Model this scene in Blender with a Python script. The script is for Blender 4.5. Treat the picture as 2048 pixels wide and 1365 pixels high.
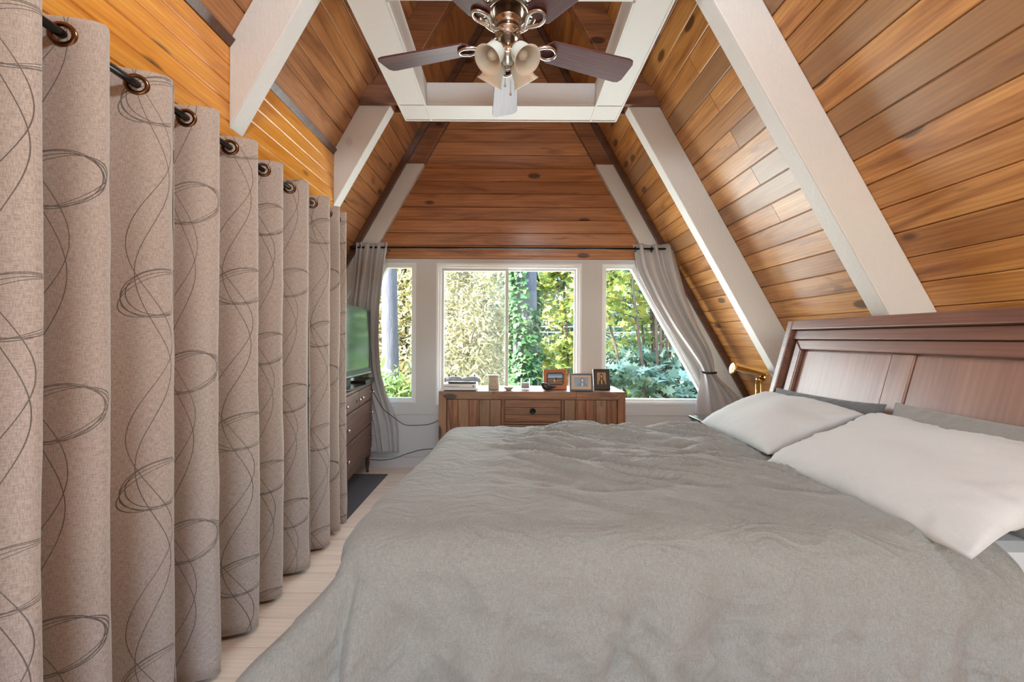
import bpy, bmesh, math, random
import numpy as np
from mathutils import Matrix, Vector, noise
random.seed(7); rng = np.random.default_rng(11)
PI = math.pi
for o in list(bpy.data.objects): bpy.data.objects.remove(o)
S = bpy.context.scene; C = S.collection
sin, cos = math.sin, math.cos

# ------------------------------------------------------------------ camera
F, VX, VY, H, ROLL = 850.0, 1022.0, 676.0, 1.31, math.radians(0.3)
cd = bpy.data.cameras.new('camera'); cam = bpy.data.objects.new('camera', cd); C.objects.link(cam)
cd.sensor_width = 36; cd.sensor_fit = 'HORIZONTAL'; cd.lens = F / 2048 * 36
cd.shift_x = (1024 - VX) / 2048; cd.shift_y = (VY - 682.5) / 2048; cd.clip_start = 0.02
cam.matrix_world = Matrix.Translation((0, 0, H)) @ Matrix.Rotation(PI/2, 4, 'X') @ Matrix.Rotation(ROLL, 4, 'Z')
S.camera = cam
def pw(px, py, Y):                       # photo pixel + distance -> world point
    a, b = px - VX, VY - py
    x = a*cos(ROLL) - b*sin(ROLL); z = a*sin(ROLL) + b*cos(ROLL)
    return Vector((x/F*Y, Y, H + z/F*Y))

# ------------------------------------------------------------------ world, sun, light
w = bpy.data.worlds.new('world'); S.world = w; w.use_nodes = True
nt = w.node_tree; bg = nt.nodes['Background']
sky = nt.nodes.new('ShaderNodeTexSky'); sky.sky_type = 'NISHITA'; sky.sun_disc = False
sky.sun_elevation = math.radians(48); sky.sun_rotation = math.radians(235); sky.air_density = 1.3; sky.dust_density = 2.0
nt.links.new(sky.outputs[0], bg.inputs[0]); bg.inputs[1].default_value = 1.1
def light(kind, name, loc, energy, color=(1,1,1), target=None, **kw):
    d = bpy.data.lights.new(name, kind); o = bpy.data.objects.new(name, d); C.objects.link(o)
    o.location = loc; d.energy = energy; d.color = color
    for k, v in kw.items(): setattr(d, k, v)
    if target is not None:
        o.rotation_euler = (Vector(target) - Vector(loc)).to_track_quat('-Z', 'Y').to_euler()
    return o
light('SUN', 'sun', (-8, -6, 10), 14, (1, .96, .88), (0, 0, 0), angle=math.radians(.6))
light('AREA', 'gable_window_fill', (0, -2.92, 1.75), 24, (.76, .89, 1), (0, 4, 1.5), shape='RECTANGLE', size=2.6, size_y=1.7)  # area lamp added at an unseen, inferred window to brighten the room
light('POINT', 'ceiling_lamp_near', (.15, .55, 3.3), 62, (.80, .92, 1), shadow_soft_size=.12)
light('AREA', 'sliding_window_fill', (-.02, 4.42, 1.38), 50, (.90, .96, 1), (-.02, 0, 1.38), shape='RECTANGLE', size=1.4, size_y=1.35)  # added area lamp, lifts the room beyond what sun and sky give
light('AREA', 'slant_window_fill', (1.33, 4.42, 1.30), 20, (.90, .96, 1), (1.33, 0, 1.30), shape='RECTANGLE', size=.7, size_y=1.25)  # extra area lamp placed outside the slanted window as fill
for nm_, x_, w_ in (('window_portal_a', -1.45, 1.0), ('window_portal_b', -.02, 1.5), ('window_portal_c', 1.4, 1.0)):
    p_ = light('AREA', nm_, (x_, 4.40, 1.35), 1, (1, 1, 1), (x_, 0, 1.35), shape='RECTANGLE', size=w_, size_y=1.4); p_.data.cycles.is_portal = True
vs = S.view_settings; vs.view_transform = 'Standard'; vs.look = 'None'; vs.gamma = 1; vs.use_curve_mapping = False
vs.exposure = 0.45

# ------------------------------------------------------------------ material helpers
class NT:
    def __init__(s, name):
        s.m = bpy.data.materials.new(name); s.m.use_nodes = True; s.t = s.m.node_tree
        s.b = s.t.nodes['Principled BSDF']; s.out = s.t.nodes['Material Output']
    def n(s, typ, **kw):
        nd = s.t.nodes.new(typ)
        for k, v in kw.items(): setattr(nd, k, v)
        return nd
    def set(s, sock, v):
        if hasattr(v, 'is_output'): s.t.links.new(v, sock)
        else: sock.default_value = v
    def math(s, op, a, b=0.0, c=None, clamp=False):
        nd = s.n('ShaderNodeMath', operation=op, use_clamp=clamp)
        s.set(nd.inputs[0], a); s.set(nd.inputs[1], b)
        if c is not None: s.set(nd.inputs[2], c)
        return nd.outputs[0]
    def vmath(s, op, a, b):
        nd = s.n('ShaderNodeVectorMath', operation=op); s.set(nd.inputs[0], a); s.set(nd.inputs[1], b); return nd.outputs[0]
    def mix(s, f, a, b, mode='MIX'):
        nd = s.n('ShaderNodeMix', data_type='RGBA', blend_type=mode)
        s.set(nd.inputs[0], f)
        for i, v in ((6, a), (7, b)):
            s.set(nd.inputs[i], v if hasattr(v, 'is_output') else (*v[:3], 1))
        return nd.outputs[2]
    def noise(s, vec, scale, detail=3, rough=.55, dist=0):
        nd = s.n('ShaderNodeTexNoise'); s.set(nd.inputs['Vector'], vec)
        nd.inputs['Scale'].default_value = scale; nd.inputs['Detail'].default_value = detail
        nd.inputs['Roughness'].default_value = rough; nd.inputs['Distortion'].default_value = dist
        return nd.outputs['Fac']
    def ramp(s, f, stops, interp='LINEAR'):
        nd = s.n('ShaderNodeValToRGB'); s.set(nd.inputs[0], f); cr = nd.color_ramp; cr.interpolation = interp
        while len(cr.elements) < len(stops): cr.elements.new(.5)
        for e, (p, c) in zip(cr.elements, stops):
            e.position = p; e.color = (*c, 1) if len(c) == 3 else c
        return nd.outputs[0]
    def smooth(s, v, lo, hi):
        nd = s.n('ShaderNodeMapRange', interpolation_type='SMOOTHSTEP')
        s.set(nd.inputs[0], v); nd.inputs[1].default_value = lo; nd.inputs[2].default_value = hi
        return nd.outputs[0]
    def obj(s): return s.n('ShaderNodeTexCoord').outputs['Object']
    def gen(s): return s.n('ShaderNodeTexCoord').outputs['Generated']
    def uv(s):
        sp = s.n('ShaderNodeSeparateXYZ'); s.t.links.new(s.n('ShaderNodeTexCoord').outputs['UV'], sp.inputs[0]); return sp.outputs[0], sp.outputs[1]
    def xyz(s, v):
        sp = s.n('ShaderNodeSeparateXYZ'); s.set(sp.inputs[0], v); return sp.outputs
    def rand(s): return s.n('ShaderNodeObjectInfo').outputs['Random']
    def bump(s, h, strength, dist=.01):
        nd = s.n('ShaderNodeBump'); s.set(nd.inputs['Height'], h); nd.inputs['Strength'].default_value = strength; nd.inputs['Distance'].default_value = dist
        s.t.links.new(nd.outputs[0], s.b.inputs['Normal'])
    def base(s, c, rough=.5, metal=0.0, **kw):
        s.set(s.b.inputs['Base Color'], c if hasattr(c, 'is_output') else (*c, 1))
        s.set(s.b.inputs['Roughness'], rough); s.set(s.b.inputs['Metallic'], metal)
        for k, v in kw.items(): s.set(s.b.inputs[k], v)
        return s.m
def srgb(r, g, b):
    f = lambda c: (c/255/12.92) if c/255 <= .04045 else ((c/255+.055)/1.055)**2.4
    return (f(r), f(g), f(b))
def plain(name, c, rough=.5, metal=0.0, nscale=30, namp=.06, bump=0.0, **kw):
    t = NT(name); f = t.noise(t.obj(), nscale, 4)
    d = tuple(max(0, x*(1-namp*2)) for x in c); l = tuple(min(1, x*(1+namp)) for x in c)
    if bump: t.bump(f, bump, .004)
    return t.base(t.mix(f, d, l), rough, metal, **kw)
def wood(name, cols, axis=0, knots=True, rough=.35, coat=.25, big=1.0, fine=.35, rand_amt=1.0, grey=0.0):
    """cols: dark, mid, light ; grain runs along local `axis`"""
    t = NT(name); o = t.obj(); r = t.rand()
    off = t.vmath('MULTIPLY', t.n('ShaderNodeCombineXYZ').outputs[0], (1, 1, 1))
    cb = t.n('ShaderNodeCombineXYZ'); t.set(cb.inputs[0], t.math('MULTIPLY', r, 37.3)); t.set(cb.inputs[1], t.math('MULTIPLY', r, 91.7)); t.set(cb.inputs[2], t.math('MULTIPLY', r, 53.1))
    p = t.vmath('ADD', o, cb.outputs[0])
    def sc(a, b):
        v = [b, b, b]; v[axis] = a; return t.vmath('MULTIPLY', p, tuple(v))
    g1 = t.noise(sc(.9*big, 9*big), 1.0, 5, .6, 1.6)
    g2 = t.noise(sc(4*big, 120*big), 1.0, 3, .6, .2)
    wv = t.n('ShaderNodeTexWave', wave_type='RINGS', rings_direction='X' if axis == 0 else ('Y' if axis == 1 else 'Z'))
    t.set(wv.inputs['Vector'], sc(1.1*big, 11*big)); wv.inputs['Scale'].default_value = 1.7; wv.inputs['Distortion'].default_value = 5; wv.inputs['Detail'].default_value = 2
    c = t.ramp(g1, [(.28, cols[0]), (.5, cols[1]), (.74, cols[2])])
    c = t.mix(t.math('MULTIPLY', wv.outputs['Fac'], .28), c, cols[0])
    c = t.mix(fine, c, t.ramp(g2, [(.3, (.6, .55, .5)), (.7, (1, 1, 1))]), 'MULTIPLY')
    # board to board tone
    tone = t.ramp(t.math('FRACT', t.math('MULTIPLY', r, 17.77)), [(0, (.55, .5, .47)), (.3, (.8, .76, .72)), (.7, (1, 1, 1)), (1, (1, 1, 1))])
    c = t.mix(.75*rand_amt, c, tone, 'MULTIPLY')
    if grey:
        gz = t.smooth(t.math('FRACT', t.math('MULTIPLY', r, 7.13)), 1-grey-.03, 1-grey+.03)
        c = t.mix(t.math('MULTIPLY', gz, .6), c, srgb(140, 110, 82))
    if knots:
        v = [5.0, 5.0, 5.0]; v[axis] = 2.1
        vo = t.n('ShaderNodeTexVoronoi', feature='F1'); t.set(vo.inputs['Vector'], t.vmath('MULTIPLY', p, tuple(v))); vo.inputs['Scale'].default_value = 1
        k = t.smooth(vo.outputs['Distance'], .165, .10)
        c = t.mix(t.math('MULTIPLY', k, .85), c, tuple(x*.22 for x in cols[0]))
        st = t.smooth(t.noise(sc(1.7, 5.5), 1.0, 3, .5, .8), .66, .76)
        c = t.mix(t.math('MULTIPLY', st, .55), c, tuple(x*.4 for x in cols[0]))
    t.bump(g2, .12, .002)
    return t.base(c, rough, 0, **{'Coat Weight': coat, 'Coat Roughness': .25})

M = {}
M['roof'] = wood('cedar_board', (srgb(150,94,46), srgb(208,146,78), srgb(234,178,106)), grey=.12)
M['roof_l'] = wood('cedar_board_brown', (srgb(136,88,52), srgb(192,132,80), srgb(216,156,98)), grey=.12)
M['end'] = wood('cedar_board_wall', (srgb(138,88,54), srgb(190,128,80), srgb(212,148,94)), rand_amt=.7)
M['knee'] = wood('pine_board_orange', (srgb(206,128,44), srgb(238,162,62), srgb(250,184,84)), rand_amt=.22, coat=.35, rough=.3)
M['brownbeam'] = wood('dark_beam', (srgb(92,56,34), srgb(140,88,54), srgb(160,104,64)), rand_amt=.3)
M['trimbrown'] = wood('brown_trim', (srgb(74,46,34), srgb(104,70,52), srgb(120,82,60)), knots=False, rand_amt=.2)
M['gapdark'] = plain('dark_gap', srgb(52,30,16), .8)
def painted(name, c, sc=26, bs=.5):
    t = NT(name); o = t.obj()
    f = t.noise(o, sc, 6, .65); g = t.noise(t.vmath('MULTIPLY', o, (1, 1, .25)), 90, 3)
    k = t.smooth(t.noise(o, 2.7, 2), .74, .78)
    c1 = t.mix(f, tuple(x*.93 for x in c), c)
    t.bump(t.math('ADD', f, t.math('MULTIPLY', g, .5)), bs, .006)
    return t.base(t.mix(t.math('MULTIPLY', k, .35), c1, tuple(x*.55 for x in c)), .55)
M['beamwhite'] = painted('rough_white_paint', (.72, .71, .68))
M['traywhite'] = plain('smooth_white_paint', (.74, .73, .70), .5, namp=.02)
M['trayshaded'] = plain('shaded_white_paint', (.66, .65, .62), .6, namp=.03)  # white tray paint with the shade of the recess put into its colour
M['wallpaint'] = plain('greige_wall_paint', (.60, .58, .56), .6, namp=.02)
M['vinyl'] = plain('white_vinyl', (.80, .80, .79), .3, namp=.01)
M['sash'] = plain('almond_vinyl', (.56, .54, .49), .35, namp=.02)
M['floor'] = wood('light_laminate', (srgb(226,202,182), srgb(246,226,206), srgb(252,234,216)), knots=False, rand_amt=.14, rough=.38, coat=.1, fine=.18, big=.8)
M['black'] = plain('black_metal', (.012, .012, .013), .25, .3, namp=.1)
M['blackplastic'] = plain('black_plastic', (.015, .015, .016), .3)
M['bronze'] = plain('bronze_metal', srgb(120,86,60), .22, .95)
M['nickel'] = plain('brushed_nickel', srgb(176,158,142), .24, 1.0, nscale=60)
M['chrome'] = plain('polished_nickel', srgb(205,200,195), .12, 1.0)
M['brass'] = plain('polished_brass', srgb(222,178,106), .12, 1.0)
M['duvet'] = None
def fabric(name, c, amp=.14, sc=420, bs=.25, rough=.9, sheen=.2, extra=0.0):
    t = NT(name); o = t.obj()
    a = t.noise(t.vmath('MULTIPLY', o, (1, .14, .14)), sc, 2); b = t.noise(t.vmath('MULTIPLY', o, (.14, 1, 1)), sc, 2)
    wv = t.math('ADD', t.math('MULTIPLY', a, .5), t.math('MULTIPLY', b, .5))
    l = t.noise(o, 150, 3, .6)
    c1 = t.mix(t.smooth(wv, .35, .65), tuple(x*(1-amp) for x in c), tuple(min(1, x*(1+amp)) for x in c))
    c1 = t.mix(t.math('MULTIPLY', l, .18), c1, tuple(x*.72 for x in c))
    h = wv
    if extra:
        e = t.math('ABSOLUTE', t.math('SUBTRACT', t.noise(t.vmath('MULTIPLY', o, (1, 1.6, 1.2)), 5.5, 3, .5, 1.2), .5)); h = t.math('ADD', t.math('MULTIPLY', wv, .10), t.math('MULTIPLY', e, -extra*1.6))
    t.bump(h, bs, .01)
    return t.base(c1, rough, 0, **{'Sheen Weight': sheen})
M['duvet'] = fabric('grey_linen_duvet', (.275, .285, .262), .17, 620, .6, extra=2.2)
M['greypillow'] = fabric('grey_linen_pillow', (.26, .25, .235), .1, 380, .35, extra=.9)
M['darkpillow'] = fabric('slate_cotton', (.115, .12, .125), .1, 380, .35, extra=.9)
M['white'] = fabric('white_cotton', (.60, .62, .615), .02, 500, .16, extra=.35)
def satin():
    t = NT('grey_satin'); f = t.noise(t.vmath('MULTIPLY', t.obj(), (40, 40, 2)), 2, 3)
    t.bump(f, .1, .004)
    return t.base(t.mix(f, (.42, .40, .395), (.50, .475, .47)), .32, 0, **{'Sheen Weight': .3, 'Anisotropic': .4})
M['satin'] = satin()
def printed():
    """beige linen with a flat print of wandering strands and scribbled rings (UV in metres)"""
    t = NT('beige_linen_swirl_print'); u, v = t.uv(); o = t.obj()
    PU, PV = .36, .63
    k = t.math('FLOOR', t.math('DIVIDE', u, PU)); uc = t.math('SUBTRACT', t.math('SUBTRACT', u, t.math('MULTIPLY', k, PU)), PU/2)
    vv = t.math('ADD', v, t.math('MULTIPLY', k, .277))
    ds = []
    for a, ph, of in ((.055, 0.0, 0.0), (.042, .95, .008)):
        s = t.math('MULTIPLY', t.math('SINE', t.math('ADD', t.math('MULTIPLY', vv, 2*PI/PV), ph)), a)
        ds.append(t.math('ABSOLUTE', t.math('SUBTRACT', t.math('SUBTRACT', uc, s), of)))
    vr = t.math('SUBTRACT', t.math('PINGPONG', vv, PV), 0)
    fl = t.math('SUBTRACT', t.math('MULTIPLY', t.math('FRACT', t.math('DIVIDE', vv, PV)), PV), PV/2)
    for rx, ry, ox, oy, tl in ((.098, .070, .03, 0, .25), (.090, .075, .034, .004, .1), (.102, .064, .028, -.004, .4), (.094, .079, .026, .002, .2)):
        x = t.math('SUBTRACT', uc, ox); y = t.math('SUBTRACT', t.math('SUBTRACT', fl, oy), t.math('MULTIPLY', x, tl))
        e = t.math('SQRT', t.math('ADD', t.math('POWER', t.math('ABSOLUTE', t.math('DIVIDE', x, rx)), 2.0), t.math('POWER', t.math('ABSOLUTE', t.math('DIVIDE', y, ry)), 2.0)))
        ds.append(t.math('MULTIPLY', t.math('ABSOLUTE', t.math('SUBTRACT', e, 1)), .075))
    d = ds[0]
    for e in ds[1:]: d = t.math('MINIMUM', d, e)
    ink = t.smooth(d, .0016, .0006)
    cb = t.n('ShaderNodeCombineXYZ'); t.set(cb.inputs[0], u); t.set(cb.inputs[1], v)
    a = t.noise(t.vmath('MULTIPLY', cb.outputs[0], (1, .12, 1)), 520, 2); b = t.noise(t.vmath('MULTIPLY', cb.outputs[0], (.12, 1, 1)), 520, 2)
    wv = t.math('ADD', t.math('MULTIPLY', a, .5), t.math('MULTIPLY', b, .5))
    c = t.mix(t.smooth(wv, .36, .64), (.36, .295, .25), (.56, .475, .415))
    c = t.mix(t.math('MULTIPLY', ink, t.math('ADD', .45, t.math('MULTIPLY', t.noise(t.n('ShaderNodeTexCoord').outputs['UV'], 3.0, 2), .6))), c, (.045, .032, .026))
    t.bump(wv, .2, .002)
    return t.base(c, .85, 0, **{'Sheen Weight': .25})
M['print'] = printed()
M['reclaimed'] = wood('reclaimed_pine', (srgb(84,56,40), srgb(156,102,66), srgb(192,132,86)), axis=2, rough=.55, coat=.05, fine=.5, grey=.3, big=2.2, rand_amt=1.25)
M['reclaimed_x'] = wood('reclaimed_pine_rail', (srgb(84,58,42), srgb(148,98,64), srgb(180,124,82)), axis=0, rough=.5, coat=.08, fine=.5, grey=.3, big=2.2)
M['drestop'] = wood('reclaimed_pine_top', (srgb(84,62,48), srgb(116,88,68), srgb(140,108,84)), axis=0, rough=.5, coat=.05, knots=False)
M['mahogany'] = wood('brown_mahogany', (srgb(92,60,50), srgb(124,84,70), srgb(140,98,82)), axis=0, knots=False, rand_amt=.12, rough=.34, coat=.3, fine=.2)
M['headpanel'] = wood('mahogany_panel', (srgb(122,86,72), srgb(146,108,92), srgb(158,120,102)), axis=1, knots=False, rand_amt=.1, rough=.36, coat=.25, fine=.22)
M['espresso'] = wood('espresso_wood', (srgb(70,46,34), srgb(106,72,54), srgb(122,84,64)), axis=0, knots=False, rand_amt=.15, rough=.5, coat=.06, fine=.2)
M['green'] = plain('dark_green_lacquer', (.022, .03, .026), .18)
M['rug'] = fabric('charcoal_rug', (.06, .055, .055), .2, 200, .5)
M['blade'] = wood('rosewood_blade', (srgb(52,24,28), srgb(92,46,48), srgb(112,62,60)), axis=0, knots=False, rand_amt=.15, rough=.42, coat=.2)
M['screen'] = NT('screen_glass').base((.012, .016, .013), .16, 0, **{'Coat Weight': 1.0, 'Coat Roughness': .1})
def frosted():
    t = NT('frosted_glass'); f = t.noise(t.obj(), 14, 3)
    return t.base(t.mix(f, (.86, .83, .74), (.92, .90, .82)), .35, 0, **{'Subsurface Weight': .3, 'Transmission Weight': .12})
M['shade'] = frosted()
def glass(name, tint=(1, 1, 1), refl=.06):
    t = NT(name); t.t.nodes.remove(t.b)
    tr = t.n('ShaderNodeBsdfTransparent'); tr.inputs[0].default_value = (*tint, 1)
    gl = t.n('ShaderNodeBsdfGlossy'); gl.inputs[1].default_value = .03
    lw = t.n('ShaderNodeLayerWeight'); fq = t.math('ADD', .005, t.math('MULTIPLY', t.math('POWER', lw.outputs['Facing'], 4.0), .5))
    mx = t.n('ShaderNodeMixShader'); t.set(mx.inputs[0], fq); t.set(mx.inputs[1], tr.outputs[0]); t.set(mx.inputs[2], gl.outputs[0])
    t.t.links.new(mx.outputs[0], t.out.inputs[0]); return t.m
M['glass'] = glass('window_glass', (.97, .985, .975))
M['clear'] = glass('clear_glass', (.95, .95, .95))
def screenmesh():
    t = NT('insect_mesh'); t.base((.72, .7, .62), .8)
    tr = t.n('ShaderNodeBsdfTransparent'); mx = t.n('ShaderNodeMixShader')
    o = t.xyz(t.obj()); f = t.math('MAXIMUM', t.math('FRACT', t.math('MULTIPLY', o[0], 420)), t.math('FRACT', t.math('MULTIPLY', o[2], 420)))
    t.set(mx.inputs[0], t.math('MULTIPLY', t.math('GREATER_THAN', f, .62), .18))
    t.set(mx.inputs[1], tr.outputs[0]); t.set(mx.inputs[2], t.b.outputs[0]); t.t.links.new(mx.outputs[0], t.out.inputs[0]); return t.m
M['mesh'] = screenmesh()
def leafmat(name, cols, trans=.35, rough=.5):
    t = NT(name); r = t.n('ShaderNodeNewGeometry').outputs['Random Per Island']
    c = t.ramp(r, [(i/(len(cols)-1), c) for i, c in enumerate(cols)])
    t.base(c, rough)
    tl = t.n('ShaderNodeBsdfTranslucent'); t.set(tl.inputs[0], c)
    mx = t.n('ShaderNodeMixShader'); mx.inputs[0].default_value = trans
    t.set(mx.inputs[1], t.b.outputs[0]); t.set(mx.inputs[2], tl.outputs[0]); t.t.links.new(mx.outputs[0], t.out.inputs[0]); return t.m
M['leaf_glare'] = leafmat('glare_leaf', [srgb(84,92,48), srgb(120,124,66), srgb(226,220,180), srgb(244,240,222), srgb(150,154,92), srgb(232,212,180), srgb(176,178,120)])  # blown sunlight painted as near-white leaves, shaded gaps as dark olive ones
M['leaf_yellow'] = leafmat('maple_yellow_leaf', [srgb(104,130,64), srgb(150,168,86), srgb(178,180,96), srgb(116,146,84), srgb(190,168,84)])
M['leaf_blue'] = leafmat('maple_blue_leaf', [srgb(120,152,138), srgb(156,184,170), srgb(110,144,120), srgb(140,170,146)], .25)
M['leaf_green'] = leafmat('laurel_leaf', [srgb(70,104,60), srgb(120,150,84), srgb(160,180,110), srgb(90,126,80)])
M['leaf_ivy'] = leafmat('ivy_leaf', [srgb(34,72,40), srgb(54,98,54), srgb(80,120,70), srgb(64,108,66), srgb(112,138,80)], .25)
M['needle'] = leafmat('conifer_needle', [srgb(52,82,66), srgb(76,108,86), srgb(96,126,96), srgb(62,96,84)], .2)
def bark(name, a, b):
    t = NT(name); o = t.obj(); f = t.noise(t.vmath('MULTIPLY', o, (9, 9, 1.3)), 1.6, 5, .65, .5)
    t.bump(f, .8, .04); return t.base(t.mix(f, a, b), .9)
M['bark_grey'] = bark('grey_bark', srgb(66,68,76), srgb(116,118,130))
M['bark_brown'] = bark('brown_bark', srgb(58,48,42), srgb(120,104,92))
t = NT('forest_ground'); f = t.noise(t.obj(), .6, 6, .7); M['ground'] = t.base(t.ramp(f, [(.35, srgb(96,104,62)), (.5, srgb(176,160,126)), (.65, srgb(206,198,180))]), .95)

# ------------------------------------------------------------------ mesh helpers
class MB:
    def __init__(s): s.v = []; s.f = []; s.mi = []; s.uvs = None
    def add(s, vs, fs, mi=0):
        b = len(s.v); s.v += [tuple(p) for p in vs]; s.f += [tuple(b+i for i in f) for f in fs]; s.mi += [mi]*len(fs); return s
    def box(s, a, b, mi=0):
        x0, y0, z0 = a; x1, y1, z1 = b
        vs = [(x0,y0,z0),(x1,y0,z0),(x1,y1,z0),(x0,y1,z0),(x0,y0,z1),(x1,y0,z1),(x1,y1,z1),(x0,y1,z1)]
        return s.add(vs, [(0,3,2,1),(4,5,6,7),(0,1,5,4),(1,2,6,5),(2,3,7,6),(3,0,4,7)], mi)
    def prism(s, poly, y0, y1, mi=0, plane='xz'):     # polygon extruded along the missing axis
        n = len(poly)
        mk = {'xz': lambda p, d: (p[0], d, p[1]), 'xy': lambda p, d: (p[0], p[1], d), 'yz': lambda p, d: (d, p[0], p[1])}[plane]
        vs = [mk(p, y0) for p in poly] + [mk(p, y1) for p in poly]
        fs = [tuple(range(n))[::-1], tuple(range(n, 2*n))] + [(i, (i+1) % n, n+(i+1) % n, n+i) for i in range(n)]
        return s.add(vs, fs, mi)
    def ring(s, poly, w, y0, y1, mi=0):               # picture-frame ring inside a convex polygon in xz
        inn = inset(poly, w); n = len(poly)
        vs = [(p[0], y0, p[1]) for p in poly] + [(p[0], y0, p[1]) for p in inn] + [(p[0], y1, p[1]) for p in poly] + [(p[0], y1, p[1]) for p in inn]
        fs = []
        for i in range(n):
            j = (i+1) % n
            fs += [(i, j, n+j, n+i), (2*n+i, 3*n+i, 3*n+j, 2*n+j), (i, 2*n+i, 2*n+j, j), (n+i, n+j, 3*n+j, 3*n+i)]
        return s.add(vs, fs, mi)
    def lathe(s, prof, seg=24, c=(0, 0, 0), mi=0, closed=True):
        vs = []; fs = []; n = len(prof)
        for k in range(seg):
            a = 2*PI*k/seg
            for r, z in prof: vs.append((c[0]+r*cos(a), c[1]+r*sin(a), c[2]+z))
        for k in range(seg):
            k2 = (k+1) % seg
            for i in range(n-1): fs.append((k*n+i, k2*n+i, k2*n+i+1, k*n+i+1))
        return s.add(vs, fs, mi)
    def tube(s, pts, r, seg=8, mi=0, caps=True):
        pts = [Vector(p) for p in pts]; n = len(pts); vs = []; fs = []
        rs = r if hasattr(r, '__len__') else [r]*n
        up = Vector((0, 0, 1)) if abs((pts[1]-pts[0]).normalized().z) < .9 else Vector((1, 0, 0))
        for i, p in enumerate(pts):
            d = (pts[min(i+1, n-1)] - pts[max(i-1, 0)]).normalized()
            a = d.cross(up).normalized(); up = a.cross(d).normalized()
            for k in range(seg):
                t = 2*PI*k/seg; vs.append(p + (a*cos(t) + up*sin(t))*rs[i])
        for i in range(n-1):
            for k in range(seg):
                k2 = (k+1) % seg; fs.append((i*seg+k, i*seg+k2, (i+1)*seg+k2, (i+1)*seg+k))
        if caps: fs += [tuple(range(seg))[::-1], tuple(range((n-1)*seg, n*seg))]
        return s.add(vs, fs, mi)
    def build(s, name, mats, parent=None, smooth=False, mat4=None, bevel=0, solid=0, sub=0):
        me = bpy.data.meshes.new(name); me.from_pydata(s.v, [], s.f); me.update()
        if not isinstance(mats, (list, tuple)): mats = [mats]
        for m in mats: me.materials.append(m)
        if len(mats) > 1: me.polygons.foreach_set('material_index', s.mi)
        bm = bmesh.new(); bm.from_mesh(me); bmesh.ops.recalc_face_normals(bm, faces=bm.faces); bm.to_mesh(me); bm.free()
        if smooth: me.polygons.foreach_set('use_smooth', [True]*len(me.polygons))
        return link(name, me, parent, mat4, bevel, solid, sub)
def inset(poly, w):
    n = len(poly); area = sum(poly[i][0]*poly[(i+1) % n][1]-poly[(i+1) % n][0]*poly[i][1] for i in range(n)); sg = 1 if area > 0 else -1
    ln = []
    for i in range(n):
        a = Vector(poly[i]); b = Vector(poly[(i+1) % n]); d = (b-a).normalized(); nn = Vector((-d.y, d.x))*sg
        ln.append((a+nn*w, d))
    out = []
    for i in range(n):
        (p, d), (q, e) = ln[i-1], ln[i]; cr = d.x*e.y-d.y*e.x; t = ((q-p).x*e.y-(q-p).y*e.x)/cr; out.append(tuple(p+d*t))
    return out
def link(name, me, parent=None, mat4=None, bevel=0, solid=0, sub=0):
    o = bpy.data.objects.new(name, me); C.objects.link(o)
    if parent is not None: o.parent = parent
    if mat4 is not None: o.matrix_local = mat4
    if solid:
        m = o.modifiers.new('solidify', 'SOLIDIFY'); m.thickness = solid; m.offset = 0
    if bevel:
        m = o.modifiers.new('bevel', 'BEVEL'); m.width = bevel; m.segments = 2; m.limit_method = 'ANGLE'; m.angle_limit = .6
    if sub:
        m = o.modifiers.new('subdivision', 'SUBSURF'); m.levels = sub; m.render_levels = sub
    return o
def box(name, a, b, mat, parent=None, bevel=.003, mat4=None): return MB().box(a, b).build(name, mat, parent, bevel=bevel, mat4=mat4)
def empty(name, loc=(0, 0, 0), rz=0):
    o = bpy.data.objects.new(name, None); C.objects.link(o); o.location = loc; o.rotation_euler.z = rz; o.empty_display_size = .05; return o
def tag(o, label, cat, group=None):
    o['label'] = label; o['category'] = cat
    if group: o['group'] = group
    return o
def struct(o, label=None):
    o['kind'] = 'structure'
    if label: o['label'] = label
    return o
def frame_mat(origin, ax, ay, az):
    m = Matrix.Identity(4)
    for i, a in enumerate((ax, ay, az)):
        for j in range(3): m[j][i] = a[j]
    for j in range(3): m[j][3] = origin[j]
    return m
_bm = {}
def board(name, L, W, T, mat, parent, m4, key=''):
    """chamfered plank: length along local X, width local Y, visible face at local Z=0 looking to +Z"""
    k = (round(L, 3), round(W, 3), round(T, 3), mat.name)
    if k not in _bm:
        c = .004
        prof = [(-W/2, -T), (W/2, -T), (W/2, -c), (W/2-c, 0), (-W/2+c, 0), (-W/2, -c)]
        mb = MB().prism(prof, -L/2, L/2, plane='yz'); me = bpy.data.meshes.new(name); me.from_pydata(mb.v, [], mb.f); me.materials.append(mat)
        bm = bmesh.new(); bm.from_mesh(me); bmesh.ops.recalc_face_normals(bm, faces=bm.faces); bm.to_mesh(me); bm.free(); _bm[k] = me
    o = bpy.data.objects.new(name, _bm[k]); C.objects.link(o); o.parent = parent; o.matrix_local = m4; return o

# ------------------------------------------------------------------ room shell
ANG = math.radians(60.5); SN, CS = sin(ANG), cos(ANG); P0, X0 = 1.785, -.02
YW, YB = 4.26, -3.0
APEX = H + P0/CS
def roofx(z, side, d=0.0): return X0 + side*((P0-d) - CS*(z-H))/SN
# floor
fl = struct(MB().box((-2.9, YB, -.12), (2.85, YW+.12, -.014)).build('floor', M['floor']), 'pale laminate plank floor')
row = 0; y = YW
while y > -.4:
    x = -2.8 - random.random()*1.1
    while x < 2.75:
        x1 = min(x+1.2, 2.78); x0 = max(x, -2.82)
        if x1-x0 > .03:
            board('plank', x1-x0-.002, .188, .013, M['floor'], fl, Matrix.Translation(((x0+x1)/2, y-.095, 0)))
        x += 1.2
    y -= .19
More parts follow.
